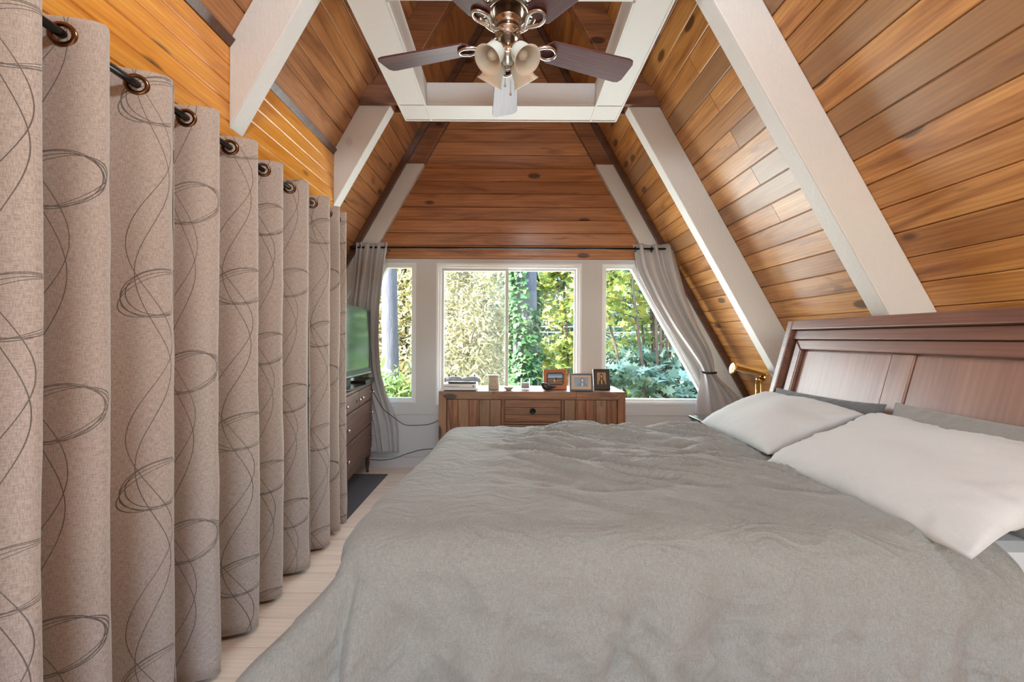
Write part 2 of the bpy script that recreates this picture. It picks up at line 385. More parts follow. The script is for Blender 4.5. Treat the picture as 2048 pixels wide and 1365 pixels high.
# roof slopes
for side, nm, mt in ((1, 'ceiling_right', M['roof']), (-1, 'ceiling_left', M['roof_l'])):
    n = Vector((side*SN, 0, CS)); d = Vector((side*CS, 0, -SN)); org = Vector((X0, 0, H))
    def pt(s, p, y): return org + n*p + d*s + Vector((0, y, 0))
    s0, s1 = -P0*math.tan(ANG), (H + P0*CS)/SN
    mb = MB(); q = [pt(s0-.0, P0+.013, YB), pt(s1+.02, P0+.013, YB), pt(s1+.02, P0+.013, YW+.12), pt(s0, P0+.013, YW+.12)]
    q2 = [p + n*.1 for p in q]
    mb.add(q+q2, [(0,1,2,3),(7,6,5,4),(0,4,5,1),(1,5,6,2),(2,6,7,3),(3,7,4,0)])
    ce = struct(mb.build(nm, M['gapdark'] if 0 else mt), 'sloping cedar board ceiling above the bed' if side == 1 else 'sloping cedar board ceiling above the curtained closet')
    W = .1276 if side == 1 else .1285; base = .197 if side == 1 else -.696
    k = math.ceil((s0-base)/W)
    while base+(k+1)*W < s1:
        sm = base+(k+.5)*W; cuts = [-1.0, YW]
        if side == 1 and k in (-9, -7, -5, -3, -1): cuts = [-1.0, 2.57, YW]
        elif side == -1 and k in (-13, -9): cuts = [-1.0, 1.0 + (k % 5)*.4, YW]
        else:
            j = 0.1 + random.random()*.8
            cuts = [-1.0, j if side == 1 else .6+random.random()*.4, YW]
        for a, b in zip(cuts[:-1], cuts[1:]):
            o = board('board', b-a-.003, W-.003, .0125, mt, ce, frame_mat(pt(sm, P0, (a+b)/2), Vector((0, side, 0)), d, -n))
        k += 1
# knee wall with the pine boards, and the closet end partition
XK = -1.30
kn = struct(MB().box((XK-.1, YB, 0), (XK-.012, 3.1, 2.66)).build('wall_left', M['knee']), 'orange pine board knee wall above the closet curtains')
zt = H + (P0 - SN*(X0-XK))/CS - .03; k = 0
while zt-.0865*(k+1) > 1.6:
    zc = zt-.0865*(k+.5)
    cuts = [-1.0, .35+random.random()*.4, 3.1] if k % 2 else [-1.0, 3.1]
    for a, b in zip(cuts[:-1], cuts[1:]):
        board('board', b-a-.002, .0845, .0115, M['knee'], kn, frame_mat((XK, (a+b)/2, zc), Vector((0, 1, 0)), Vector((0, 0, 1)), Vector((1, 0, 0))))
    k += 1
struct(MB().prism([(XK+.03, zt+.03), (XK+.006, zt-.004), (XK-.012, zt-.004), (XK-.012, zt+.035)], -1.0, 3.09).build('trim_1', M['trimbrown'], bevel=.002), 'thin brown strip along the top of the pine boards')
struct(MB().prism([(XK-.01, 0), (XK-.01, 2.6), (roofx(0, -1)+.02, 0)], 2.94, 2.985).build('wall_partition', M['wallpaint']), 'painted partition closing the end of the closet')
# far gable wall
ZP = pw(1022, 519, YW).z
def clip(z, side, pad=.0): return roofx(z, side) + side*pad
zo0, zo1 = .652, 2.057
xc0, xc1 = -.752, .707; xl1 = -.952; xr0 = .907; tan = CS/SN
xrt = 1.233; xrb = xrt + (zo1-zo0)*tan; xlt = -1.277; xlb = xlt - (zo1-zo0)*tan
wf = MB()
def wp(poly): wf.prism(poly, YW, YW+.12)
wp([(clip(0, -1), 0), (clip(0, 1), 0), (clip(zo0, 1), zo0), (clip(zo0, -1), zo0)])
wp([(clip(zo1, -1), zo1), (clip(zo1, 1), zo1), (clip(ZP, 1), ZP), (clip(ZP, -1), ZP)])
wp([(xl1, zo0), (xc0, zo0), (xc0, zo1), (xl1, zo1)]); wp([(xc1, zo0), (xr0, zo0), (xr0, zo1), (xc1, zo1)])
wp([(xrb, zo0), (clip(zo0, 1), zo0), (clip(zo1, 1), zo1), (xrt, zo1)]); wp([(clip(zo0, -1), zo0), (xlb, zo0), (xlt, zo1), (clip(zo1, -1), zo1)])
wf = struct(wf.build('wall_far', M['wallpaint']), 'painted gable wall around the three windows')
up = MB().prism([(clip(ZP, -1), ZP), (clip(ZP, 1), ZP), (X0, APEX)], YW+.013, YW+.12).build('gable_backing', M['end'], wf)
zb = ZP; k = 0
while zb < APEX-.15:
    h = .13; z1 = min(zb+h, APEX-.02); g = .004
    x0a, x1a, x0b, x1b = clip(zb, -1), clip(zb, 1), clip(z1, -1), clip(z1, 1)
    pr = [0, .012]
    mb = MB(); vs = []
    c = .012 if k % 2 else .006                        # bevelled lower edge of each board
    for (xx0, xx1, z, yy) in ((x0a, x1a, zb+.001, YW+.012), (x0a, x1a, zb+c, YW), (x0b, x1b, z1-.003, YW), (x0b, x1b, z1, YW+.012)):
        vs += [(xx0, yy, z), (xx1, yy, z)]
    mb.add(vs, [(0,1,3,2),(2,3,5,4),(4,5,7,6),(6,7,1,0),(0,2,4,6),(7,5,3,1)])
    mb.build('board', M['end'], wf); zb = z1; k += 1
# apron and baseboard
za = pw(800, 829, YW).z
struct(MB().box((-2.2, YW-.012, za), (2.2, YW, zo0-.03)).build('trim_2', M['wallpaint'], bevel=.002), 'painted apron board under the windows')
struct(MB().box((-2.6, YW-.014, 0), (2.6, YW, .11)).build('baseboard_far', M['wallpaint'], bevel=.003), 'painted baseboard under the windows')
# back gable behind the photographer, with its own window opening
wb = MB(); bz0, bz1, bx = .9, 2.6, 1.3
wb.prism([(clip(0, -1), 0), (clip(0, 1), 0), (clip(bz0, 1), bz0), (clip(bz0, -1), bz0)], YB-.12, YB)
wb.prism([(clip(bz1, -1), bz1), (clip(bz1, 1), bz1), (X0, APEX)], YB-.12, YB)
for s in (-1, 1):
    wb.prism([(s*bx if clip(bz1, s)*s > bx else clip(bz1, s), bz0), (clip(bz0, s), bz0), (clip(bz1, s), bz1), (s*min(bx, abs(clip(bz1, s))), bz1)], YB-.12, YB)
struct(wb.build('wall_back', M['wallpaint']), 'painted gable wall with a wide window opening')

# windows
def window(name, poly, label):
    w = struct(MB().ring(poly, .022, YW-.006, YW+.03).build(name, M['vinyl'], bevel=.002), label)
    MB().ring(inset(poly, .018), .03, YW+.012, YW+.075).build('frame', M['vinyl'], w, bevel=.003)
    return w
lp = [(xlb, zo0), (xl1, zo0), (xl1, zo1), (xlt, zo1)]; rp = [(xr0, zo0), (xrb, zo0), (xrt, zo1), (xr0, zo1)]
cp = [(xc0, zo0-.02), (xc1, zo0-.02), (xc1, zo1), (xc0, zo1)]
w1 = window('window_1', lp, 'slant-sided window behind the television'); w3 = window('window_3', rp, 'slant-sided window beside the tied-back curtain')
for w_, p_ in ((w1, lp), (w3, rp)): MB().prism(inset(p_, .044), YW+.04, YW+.046).build('pane', M['glass'], w_)
w2 = window('window_2', cp, 'wide two-pane sliding window above the wooden sideboard')
ip = inset(cp, .044); xm = pw(1013, 676, YW).x
for a, b, m, y0, hw in ((ip[0][0], xm+.018, M['sash'], YW+.035, .03), (xm-.018, ip[1][0], M['sash'], YW+.06, .024)):
    q = [(a, ip[0][1]), (b, ip[0][1]), (b, ip[2][1]), (a, ip[2][1])]
    s_ = MB().ring(q, hw, y0, y0+.022).build('sash', m, w2, bevel=.002)
    MB().prism(inset(q, hw-.004), y0+.008, y0+.013).build('pane', M['glass'], s_)
    if a == ip[0][0]:
        MB().prism(inset(q, hw-.002), YW+.085, YW+.0862).build('insect_screen', M['mesh'], w2)
        box('latch', (xm-.006, y0-.012, 1.36), (xm+.014, y0, 1.43), M['sash'], s_)

# roof beams, collar ties, corner trims
D, BW = .20, .10
ZC = H + 1.69
def beam(side, y0, bw, label, zpaint=ZC, D=D, zfoot=None):
    mb = MB()
    if side == 1: low = [(roofx(0, 1, D), 0), (roofx(0, 1), 0)]
    else:
        zi = H + (P0-D - SN*(X0-XK))/CS; zu = H + (P0 - SN*(X0-XK))/CS
        low = [(XK, zi), (XK, zu)]
    if zfoot is not None: low = [(roofx(zfoot, side, D), zfoot), (roofx(zfoot, side), zfoot)]
    mb.prism([low[0], low[1], (roofx(zpaint, side), zpaint), (roofx(zpaint, side, D), zpaint)], y0, y0+bw, 0)
    zi = H + (P0-D)/CS
    mb.prism([(roofx(zpaint, side, D), zpaint), (roofx(zpaint, side), zpaint), (X0, APEX), (X0, zi)], y0, y0+bw, 1)
    return tag(mb.build('roof_beam', [M['beamwhite'], M['brownbeam']], bevel=.006), label, 'beam', 'roof beams')
beam(1, 1.95, BW, 'thick white painted roof beam rising from the middle of the headboard')
beam(1, 3.095, BW, 'thick white painted roof beam ending at the far post of the headboard')
beam(1, 4.20, .06, 'white and brown roof beam against the gable wall behind the tied-back curtain', H+1.72)
beam(-1, 1.95, BW, 'thick white painted roof beam ending on the middle of the orange pine wall')
beam(-1, 3.095, BW, 'thick white painted roof beam at the end of the orange pine wall')
beam(-1, 4.20, .06, 'white and brown roof beam against the gable wall above the television', H+1.72, zfoot=.0)
for s, i in ((1, 3), (-1, 4)):
    mb = MB().prism([(roofx(0, s, .055), 0), (roofx(0, s, .0), 0), (roofx(APEX-.4, s), APEX-.4), (roofx(APEX-.4, s, .055), APEX-.4)], 4.165, 4.20)
    struct(mb.build('trim_%d' % i, M['trimbrown'], bevel=.003), 'narrow brown strip where the sloping ceiling meets the gable beam')
def collar(y0, y1, label):
    z0, z1 = ZC-.002, ZC+.135
    return tag(MB().prism([(roofx(z0, -1), z0), (roofx(z0, 1), z0), (roofx(z1, 1), z1), (roofx(z1, -1), z1)], y0, y1).build('collar_tie', M['brownbeam'], bevel=.003), label, 'collar tie', 'collar ties between the roof beams')
collar(3.06, 3.095, 'brown collar tie board on the room side of the far beam pair'); collar(3.195, 3.225, 'brown collar tie board on the window side of the far beam pair')
collar(1.915, 1.95, 'brown collar tie board on the near side of the middle beam pair'); collar(2.05, 2.08, 'brown collar tie board on the window side of the middle beam pair')
# ceiling tray round the fan: boxed frame of white panels
tr = empty('ceiling_tray', (-.01, 2.5, H+1.66)); tag(tr, 'white boxed ceiling frame with an open middle around the fan', 'ceiling frame')
ZT, xo, xi, ya, yb_, yc, yd = 0, .805, .602, 1.80-2.5, 2.095-2.5, 3.04-2.5, 3.25-2.5
def tbox(nm, a, b, m='traywhite'): return box(nm, a, b, M[m], tr, .002)
for s in (-1, 1):
    tbox('panel', (min(s*xi, s*xo), ya+.2, 0), (max(s*xi, s*xo), yc, .022))
    tbox('side_board', (min(s*xi, s*(xi+.014)), yb_, .022), (max(s*xi, s*(xi+.014)), yc, .165))
    tbox('batten', (min(s*xo, s*(xo-.012)), ya, -.008), (max(s*xo, s*(xo-.012)), yd, 0))
    tbox('batten', (min(s*xi, s*(xi+.012)), yb_, -.008), (max(s*xi, s*(xi+.012)), yd-.01, 0))
    tbox('edge_board', (min(s*xo, s*(xo-.02)), ya, .022), (max(s*xo, s*(xo-.02)), yd, .04))
tbox('panel', (-xo, yc+.001, 0), (xo, yd, .022)); tbox('panel', (-xo, ya, 0), (xo, ya+.199, .022)); tbox('panel', (-xi, ya+.2, 0), (xi, yb_, .022))
tbox('cover_strip', (-xo, yc-.006, -.005), (xo, yc+.006, 0)); tbox('batten', (-xo, yd-.012, -.008), (xo, yd, 0))
tbox('side_board', (-xi, yc, .022), (xi, yc+.014, .165), 'trayshaded'); tbox('side_board', (-xi, yb_-.014, .022), (xi, yb_, .165), 'trayshaded')

# ------------------------------------------------------------------ bed
def grid_mesh(name, P, mat, parent=None, uv=None, solid=0, smooth=True, sub=0):
    P = np.asarray(P, float); nr, nc = P.shape[:2]
    me = bpy.data.meshes.new(name); idx = np.arange(nr*nc).reshape(nr, nc)
    f = np.stack([idx[:-1, :-1], idx[:-1, 1:], idx[1:, 1:], idx[1:, :-1]], -1).reshape(-1, 4)
    me.from_pydata(P.reshape(-1, 3).tolist(), [], f.tolist()); me.materials.append(mat)
    if uv is not None:
        ul = me.uv_layers.new(name='UVMap'); U = np.asarray(uv, float).reshape(-1, 2)[f.reshape(-1)]; ul.data.foreach_set('uv', U.reshape(-1))
    if smooth: me.polygons.foreach_set('use_smooth', [True]*len(me.polygons))
    return link(name, me, parent, None, 0, solid, sub)
YN, YF, XF, XH = 1.075, 2.505, -.39, 1.54; ZB = .778
bed = empty('bed', (.7, 2.0, 0)); tag(bed, 'wide bed with a brown panelled headboard leaning under the sloping ceiling', 'bed')
bi = Matrix.Translation((-.7, -2.0, 0))
mt = MB().box((XF+.09, YN+.05, .44), (XH, YF-.03, .752)).build('mattress', M['white'], bed, mat4=bi, bevel=.05)
box('box_spring', (XF+.1, YN+.06, .20), (XH, YF-.04, .44), M['white'], bed, .01, bi)
for y0 in (YN+.03, YF-.03): box('side_rail', (XF+.1, y0, .2), (XH+.02, y0+.03, .36), M['mahogany'], bed, .005, bi)
for x in (XF+.14, XH-.1):
    for y in (YN+.1, YF-.16): box('leg', (x, y, 0), (x+.06, y+.06, .20), M['mahogany'], bed, .004, bi)
sh = box('fitted_sheet', (XF+.085, YN+.045, .46), (XH+.003, YF-.025, .758), M['white'], mt, .05)
# headboard: leaning frame, local axes: X = along the bed side (world -Y), Y = up the lean, Z = out into the room
HT = Vector((1.698, 2.537, H+.097)); HBt = Vector((1.562, 2.537, .907))
upv = (Vector((HT.x, 0, HT.z))-Vector((HBt.x, 0, HBt.z))); HL = upv.length; upv.normalize()
ox = Vector((0, -1, 0)); oz = ox.cross(upv).normalized()
if oz.x > 0: oz = -oz
hm = bi @ frame_mat(HBt, ox, upv, oz)
HW = 2.537-1.05
hb = MB().box((.03, -.3, -.035), (HW-.03, HL-.02, -.012)).build('headboard', M['headpanel'], bed, mat4=hm)
hb['label'] = 'brown panelled headboard with stepped top rail'
def hbx(nm, a, b, m='mahogany', bev=.004): return box(nm, a, b, M[m], hb, bev)
hbx('post', (0, -.32, -.045), (.042, HL, .045)); hbx('post', (HW-.042, -.32, -.045), (HW, HL, .045))
hbx('top_rail', (.042, HL-.052, -.045), (HW-.042, HL+.002, .042)); hbx('stepped_rail', (.046, HL-.105, -.03), (HW-.046, HL-.054, .022))
yt = HL-.108; m1 = .055
def mitre(nm, poly): 
    return MB().prism(poly, -.012, .016, plane='xy').build(nm, M['mahogany'], hb, bevel=.006)
mitre('moulding', [(.075, yt), (HW-.075, yt), (HW-.075-m1, yt-m1), (.075+m1, yt-m1)])
mitre('moulding', [(.075, -.3), (.075, yt-.001), (.075+m1, yt-m1-.001), (.075+m1, -.3)])
mitre('moulding', [(HW-.075, -.3), (HW-.075-m1, -.3), (HW-.075-m1, yt-m1-.001), (HW-.075, yt-.001)])
hbx('stile', (HW/2-.052, -.3, -.014), (HW/2+.052, yt-m1, -.002), 'headpanel')
for a, b in ((.075+m1, HW/2-.052), (HW/2+.052, HW-.075-m1)): hbx('panel', (a+.004, -.3, -.013), (b-.006, yt-m1-.004, -.008), 'headpanel', .002)

# duvet: grid in fabric space dropped over the mattress block
def nz(x, y, z=0.0, s=1.0): return noise.noise(Vector((x*s, y*s, z)))
def duvet():
    us = np.concatenate([np.linspace(-.60, 0, 56), np.linspace(0, 1.66, 120)[1:]]) + XF
    vs_ = np.concatenate([np.linspace(-.66, 0, 70), np.linspace(0, 1.43, 110)[1:], np.linspace(0, .5, 24)[1:] + 1.43]) + YN
    R = .10; P = np.zeros((len(vs_), len(us), 3)); us0, us1 = XF+R, us[-1]
    sm = lambda t: (lambda q: q*q*(3-2*q))(min(1, max(0, t)))
    for i, v in enumerate(vs_):
        for j, u in enumerate(us):
            xf = XF - .07*sm((2.2-v)/1.0)                     # the foot edge bulges towards the near corner
            ou = max(0, us0-u); ov = max(0, YN+R-v); of = max(0, v-(YF-R))
            xe = 1.17 + .02*nz(v*3, 1.3) + .14*sm((1.5-v)/.6)  # head hem line
            bx = max(u, us0); bx = xf+R + (bx-us0)*(xe-xf-R)/(us1-us0)
            by = min(max(v, YN+R), YF-R)
            ovv = ov if ov > 0 else of; sgn = -1 if ov > 0 else 1
            L = math.hypot(ou, ovv)
            dx, dy = (-ou/L, sgn*ovv/L) if L > 1e-6 else (0, 0)
            corner = min(ou, ovv)/max(1e-6, max(ou, ovv)) if L > 1e-6 else 0
            A = R*PI/2
            if L < A: hz, dn = R*sin(L/R), R*(1-cos(L/R))
            else:
                e = L-A; fl_ = (.08 if ovv > ou else .08+.26*sm((2.3-v)/1.0)) ; fl_ = fl_ + (.50-fl_)*corner**.8
                if ov > 0 and ovv > ou: fl_ += .16*sm((.35-u)/.7)
                hz, dn = R + e*fl_, R + e*math.sqrt(max(.1, 1-fl_*fl_))
            x, y, z = bx+dx*hz, by+dy*hz, ZB+.018-dn
            puff = .016*nz(x*1.9, y*1.9, 3) + .010*nz(x*4.2, y*4.2, 5)
            d = y - (1.44 + .04*nz(x*1.9, 0, 9) - .05*(x-.3))
            puff += (-.010*math.exp(-(d/.02)**2) + .006*math.exp(-((d+.05)/.05)**2))*sm((x+.25)/.3)*(.5+.5*nz(x*2.5, 3.3, 1))
            a = (x*.55 + y*1.0); b = (x*1.0 - y*.45)
            rg = abs(nz(b*1.3, a*7.0, 2)); rg2 = abs(nz(b*2.6+4, a*15, 6)); rg3 = abs(nz(b*5+9, a*26, 8))
            wr = .020*max(0, .42-rg*1.8) + .012*max(0, .42-rg2*1.8) + .005*max(0, .4-rg3*1.6)
            wr *= sm((xe-x)/.12)*(.30 + .70*sm((y-1.35)/.35))*sm((x+.25)/.45)*3.0
            z += (puff + wr)*(1 if L < .02 else max(.2, 1-L*4))
            if L > .05:
                g = min(1, (L-.05)/.30)
                per = (x if ovv > ou else -y)
                fold = .030*nz(per*4.5, L*1.3, 1) + .026*nz(per*9+L*3, L*2.2, 4) + .022*(.4-abs(nz(x*7+z*5, z*6, 7))) + .012*(.4-abs(nz(x*19-z*9, z*17, 12)))
                if corner > .05: fold += .045*min(1, corner*2)*sin(math.atan2(ovv, max(1e-6, ou))*8+.6)*g
                x += dx*fold*g*1.9; y += dy*fold*g*1.9
            P[i, j] = (x, y, max(z, .03))
    return P
dv = grid_mesh('duvet', duvet(), M['duvet'], solid=.012)
tag(dv, 'rumpled grey linen duvet spread over the bed and hanging to the floor', 'duvet')

def pillow(name, c, e1, e2, L, W, T, mat, seed, label, group, wr=1.0, n=44):
    """e1 along the length, e2 along the width, both unit; T total thickness"""
    e1 = Vector(e1).normalized(); e2 = Vector(e2); e2 = (e2-e1*e2.dot(e1)).normalized(); e3 = e1.cross(e2)
    if e3.z < 0: e3 = -e3
    mb = MB(); idx = {}
    for sgn in (1, -1):
        for i in range(n+1):
            for j in range(n+1):
                u, v = -1+2*i/n, -1+2*j/n
                edge = i in (0, n) or j in (0, n)
                if sgn == -1 and edge: idx[(sgn, i, j)] = idx[(1, i, j)]; continue
                t = ((1-abs(u)**2.6)*(1-abs(v)**2.6))**.52
                pu = u*(1-.055*(1-v*v)); pv = v*(1-.075*(1-u*u))
                h = t*T/2*(1.0 if sgn == 1 else .75)
                k = (1-t)
                h += wr*(.003*nz(u*2, v*2, seed) + .008*k*nz(u*11+v*4, v*5, seed+3) + .004*k*nz(u*22, v*9, seed+6))*min(1, t*3)
                p = Vector(c)+e1*(pu*L/2)+e2*(pv*W/2)+e3*(sgn*h + .012*nz(u*1.5, v*1.5, seed+8)*1.4)
                idx[(sgn, i, j)] = len(mb.v); mb.v.append(tuple(p))
        for i in range(n):
            for j in range(n):
                q = (idx[(sgn, i, j)], idx[(sgn, i+1, j)], idx[(sgn, i+1, j+1)], idx[(sgn, i, j+1)])
                mb.f.append(q if sgn == 1 else q[::-1]); mb.mi.append(0)
    o = mb.build(name, mat, smooth=True); o['label'] = label; o['category'] = 'pillow'
    if group: o['group'] = group
    return o
lean = (.92, 0, .40)
pillow('pillow', (1.315, 2.15, .902), (0.03, 1, .01), lean, .70, .45, .17, M['white'], 1, 'plump white pillow on the bed side by the brass lamp', 'white pillows on the bed')
pillow('pillow', (1.30, 1.395, .897), (-.03, 1, .0), lean, .78, .50, .16, M['white'], 21, 'white pillow with creased cover lying before the light grey pillow', 'white pillows on the bed', 2.2)
pillow('pillow', (1.50, 2.11, .888), (0, 1, -.02), (.34, 0, .94), .74, .31, .115, M['darkpillow'], 31, 'dark slate pillow squeezed between white pillow and headboard', 'grey pillows by the headboard', 1.6)
pillow('pillow', (1.495, 1.33, .895), (0, 1, .0), (.34, 0, .94), .80, .35, .13, M['greypillow'], 41, 'light grey linen pillow standing against the headboard', 'grey pillows by the headboard', 1.4)

# ------------------------------------------------------------------ closet curtains on their rod
XR, ZR = -1.21, H + .81
crests = [.42, .60, .80, 1.009, 1.187, 1.429, 1.628, 1.887, 2.125, 2.372, 2.64, 2.83, 2.955]
def path_point(y):
    """x offset of the wave, crests towards the room"""
    for a, b in zip(crests[:-1], crests[1:]):
        if a <= y <= b:
            t = (y-a)/(b-a); t = t*t*(3-2*t)*.0 + t
            return cos(2*PI*t)
    return 1.0
def closet_panel(y0, y1, label, seed, uoff):
    ys = np.linspace(y0, y1, int((y1-y0)/.006)+1)
    amp = [.072 + .012*sin(7*y+seed) for y in ys]
    xs = []
    for y, a in zip(ys, amp):
        c = path_point(y); c = math.copysign(abs(c)**.8, c); xs.append(c*a)
    arc = np.concatenate([[0], np.cumsum(np.hypot(np.diff(xs), np.diff(ys)))])
    fu = []
    for j, y in enumerate(ys):
        k = max(0, min(len(crests)-2, int(np.searchsorted(crests, y))-1)); ja = np.interp(crests[k], ys, arc); jb = np.interp(crests[k+1], ys, arc)
        t_ = (arc[j]-ja)/max(.05, jb-ja); fu.append(k+1 + (t_-.25) + .10*sin(k*2.7) if t_ > .25 else k + (t_+.75) + .10*sin((k-1)*2.7))
    zs = np.concatenate([[ZR+.048, ZR+.03, ZR+.0], np.linspace(ZR-.05, .022, 40)])
    P = np.zeros((len(zs), len(ys), 3)); UV = np.zeros((len(zs), len(ys), 2))
    for i, z in enumerate(zs):
        f = (ZR-z)/ZR
        for j, y in enumerate(ys):
            k = xs[j]*(1 + .18*max(0, f)) ; x = XR + k + .018*nz(y*2.3, z*1.2, seed)*max(0, f) + .004*nz(y*9, z*6, seed+2)*min(1, max(0, f*5))
            top = .008*(path_point(y)) if i == 0 else 0
            P[i, j] = (max(x, XK+.004), y + .014*nz(y*2, z*1.6, seed+5)*max(0, f), z + top - (.006*nz(y*8, 0, seed) if i == len(zs)-1 else 0)); UV[i, j] = (fu[j]*.36, z)
    r = grid_mesh('closet_curtain', P, M['print'], uv=UV, solid=.003)
    tag(r, label, 'curtain', 'closet curtains')
    for a, b in zip(crests[:-1], crests[1:]):
        for q in (.25, .75):
            y = a+(b-a)*q
            if y0+.02 < y < y1-.02:
                j = int((y-y0)/(y1-y0)*(len(ys)-1)); j = min(max(j, 1), len(ys)-2)
                tg = Vector((xs[j+1]-xs[j-1], ys[j+1]-ys[j-1], 0)).normalized(); nn = Vector((tg.y, -tg.x, 0))
                prof = [(.021+.0065+.0075*cos(t), .0055*sin(t)) for t in np.linspace(0, 2*PI, 9)]
                MB().lathe(prof, 20).build('grommet', M['bronze'], r, True, frame_mat((XR, y, ZR), tg, Vector((0, 0, 1)), nn))
    return r
closet_panel(.45, 1.447, 'beige swirl-printed closet curtain hanging before the bare end of the pine wall', 1, .05)
closet_panel(1.452, 2.40, 'beige swirl-printed closet curtain hanging between the two white roof beams', 2, .21)
closet_panel(2.405, 2.955, 'beige swirl-printed closet curtain beside the dark chest of drawers', 3, .36)
rod = empty('closet_rod', (XR, 1.8, ZR)); tag(rod, 'black curtain rod threaded through bronze rings along the pine wall', 'curtain rod')
MB().tube([(0, -1.45, 0), (0, .05, 0)], .0125, 16).build('rod_tube', M['black'], rod, True); MB().tube([(0, 0, 0), (0, 1.2, 0)], .0108, 16).build('rod_tube', M['black'], rod, True)
for y in (-.95, 1.13): MB().tube([(XK-XR+.002, y, 0), (-.008, y, 0)], .008, 8).box((XK-XR+.0, y-.02, -.035), (XK-XR+.008, y+.02, .035)).build('bracket', M['black'], rod)

# ------------------------------------------------------------------ window curtains
YR = 4.10
def loft(name, rows, Y, nf, amp, label, phase=0, nr=70, nc=120):
    rows = [(pw((a+b)/2, y, Y).z, pw(a, y, Y).x, pw(b, y, Y).x, k, dy) for y, a, b, k, dy in rows]
    zz = np.array([r[0] for r in rows])[::-1]; zs = np.linspace(zz[-1], zz[0], nr); P = np.zeros((nr, nc, 3))
    g = [np.array([r[i] for r in rows])[::-1] for i in range(5)]
    for i, z in enumerate(zs):
        xl, xr, k, dy = [np.interp(z, zz, g[q]) for q in (1, 2, 3, 4)]
        for j in range(nc):
            t = j/(nc-1); tt = t + .035*sin(2*PI*t*2.3+z*2)
            fold = sin(2*PI*nf*tt+phase) + .22*sin(2*PI*nf*2.1*tt + 1.1 + z*1.5)
            P[i, j] = (xl+(xr-xl)*t, Y + dy + amp*k*fold, z + .004*sin(9*t+z*3))
    # smooth rows
    for _ in range(5): P[1:-1] = .25*P[:-2]+.5*P[1:-1]+.25*P[2:]
    o = grid_mesh(name, P, M['satin'], solid=.004); return tag(o, label, 'curtain', 'window curtains')
cl = loft('window_curtain', [(486, 714, 776, 1, 0), (520, 711, 770, 1, 0), (560, 706, 765, 1, .01), (610, 698, 759, .9, .02), (680, 696, 755, .8, .05), (745, 700, 757, .7, .075), (788, 706, 768, .7, .082), (823, 714, 780, .7, .085), (854, 722, 788, .7, .085), (911, 731, 791, .7, .085)], YR, 5, .020, 'grey satin curtain hanging behind the television')
cr = loft('window_curtain', [(489, 1267, 1347, 1, 0), (540, 1276, 1358, 1, 0), (600, 1306, 1374, 1, 0), (650, 1336, 1395, 1, 0), (700, 1372, 1422, .9, 0), (730, 1396, 1430, .7, 0), (747, 1405, 1428, .6, 0), (765, 1402, 1448, .8, -.005), (790, 1396, 1476, 1, -.01), (812, 1393, 1493, 1, -.01), (832, 1391, 1506, 1, -.01)], YR, 3, .028, 'grey satin curtain tied back at the sloping window', 1.0)
for o, x in ((cl, (722, 772)), (cr, (1270, 1303, 1341))):
    for q in x:
        prof = [(.0225+.006*cos(t), .004*sin(t)) for t in np.linspace(0, 2*PI, 9)]
        MB().lathe(prof, 18).build('grommet', M['black'], o, True, frame_mat(pw(q, 494 if q < 1000 else 499, YR), Vector((0, 1, 0)), Vector((0, 0, 1)), Vector((1, 0, 0))))
a, b = pw(708, 494, YR), pw(1346, 499, YR); zr = (a.z+b.z)/2
rd = empty('window_rod', ((a.x+b.x)/2, YR, zr)); tag(rd, 'thin black curtain rod above the three windows', 'curtain rod'); hw = (b.x-a.x)/2
MB().tube([(-hw, 0, 0), (hw, 0, 0)], .0095, 12).build('rod_tube', M['black'], rd, True)
for s in (-1, 1):
    MB().lathe([(0, -.03), (.012, -.028), (.018, -.012), (.018, .012), (.012, .028), (0, .03)], 14).build('finial', M['black'], rd, True, frame_mat((s*(hw+.01), 0, 0), Vector((0, 1, 0)), Vector((0, 0, 1)), Vector((1, 0, 0))))
    MB().tube([(s*(hw-.30), 0, 0), (s*(hw-.30), YW-YR, 0)], .006, 8).build('bracket', M['black'], rd)
p = pw(1415, 746, YR)
tb = tag(MB().tube([p+Vector((-.075, -.03, .012)), p+Vector((-.03, -.055, 0)), p+Vector((.03, -.058, .002)), p+Vector((.062, -.045, .004)), p+Vector((.066, .0, .004)), p+Vector((.066, YW-YR, .004))], .010, 10).build('tieback_hook', M['black'], smooth=True), 'black hook holding the gathered grey curtain', 'curtain hook')

# ------------------------------------------------------------------ wide sideboard of reclaimed planks
SX0, SX1, SYF, SYB = -.635, 1.013, 3.75, 4.215; SH = H - (783.5-676)/F*SYF
sb = empty('sideboard', ((SX0+SX1)/2, (SYF+SYB)/2, 0)); tag(sb, 'low wide sideboard of mixed reclaimed planks under the middle window', 'sideboard')
si = Matrix.Translation(-Vector(((SX0+SX1)/2, (SYF+SYB)/2, 0)))
def sbx(nm, a, b, m='reclaimed', bev=.002, parent=None):
    c = [(p+q)/2 for p, q in zip(a, b)]; h = [abs(q-p)/2 for p, q in zip(a, b)]
    return MB().box([-x for x in h], h).build(nm, M[m], parent or sb, bevel=bev, mat4=(si if parent is None else Matrix.Identity(4)) @ Matrix.Translation(c))
MB().box((SX0+.01, SYF+.03, .06), (SX1-.01, SYB, SH-.06)).build('body', M['reclaimed'], sb, mat4=si)
sbx('top_board', (SX0+.003, SYF+.004, SH-.02), (SX1-.003, SYF+.155, SH), 'drestop'); sbx('top_board', (SX0+.003, SYF+.157, SH-.02), (SX1-.003, SYF+.31, SH), 'drestop'); sbx('top_board', (SX0+.003, SYF+.312, SH-.02), (SX1-.003, SYB, SH), 'drestop')
fw = .068; fz = SH-.001
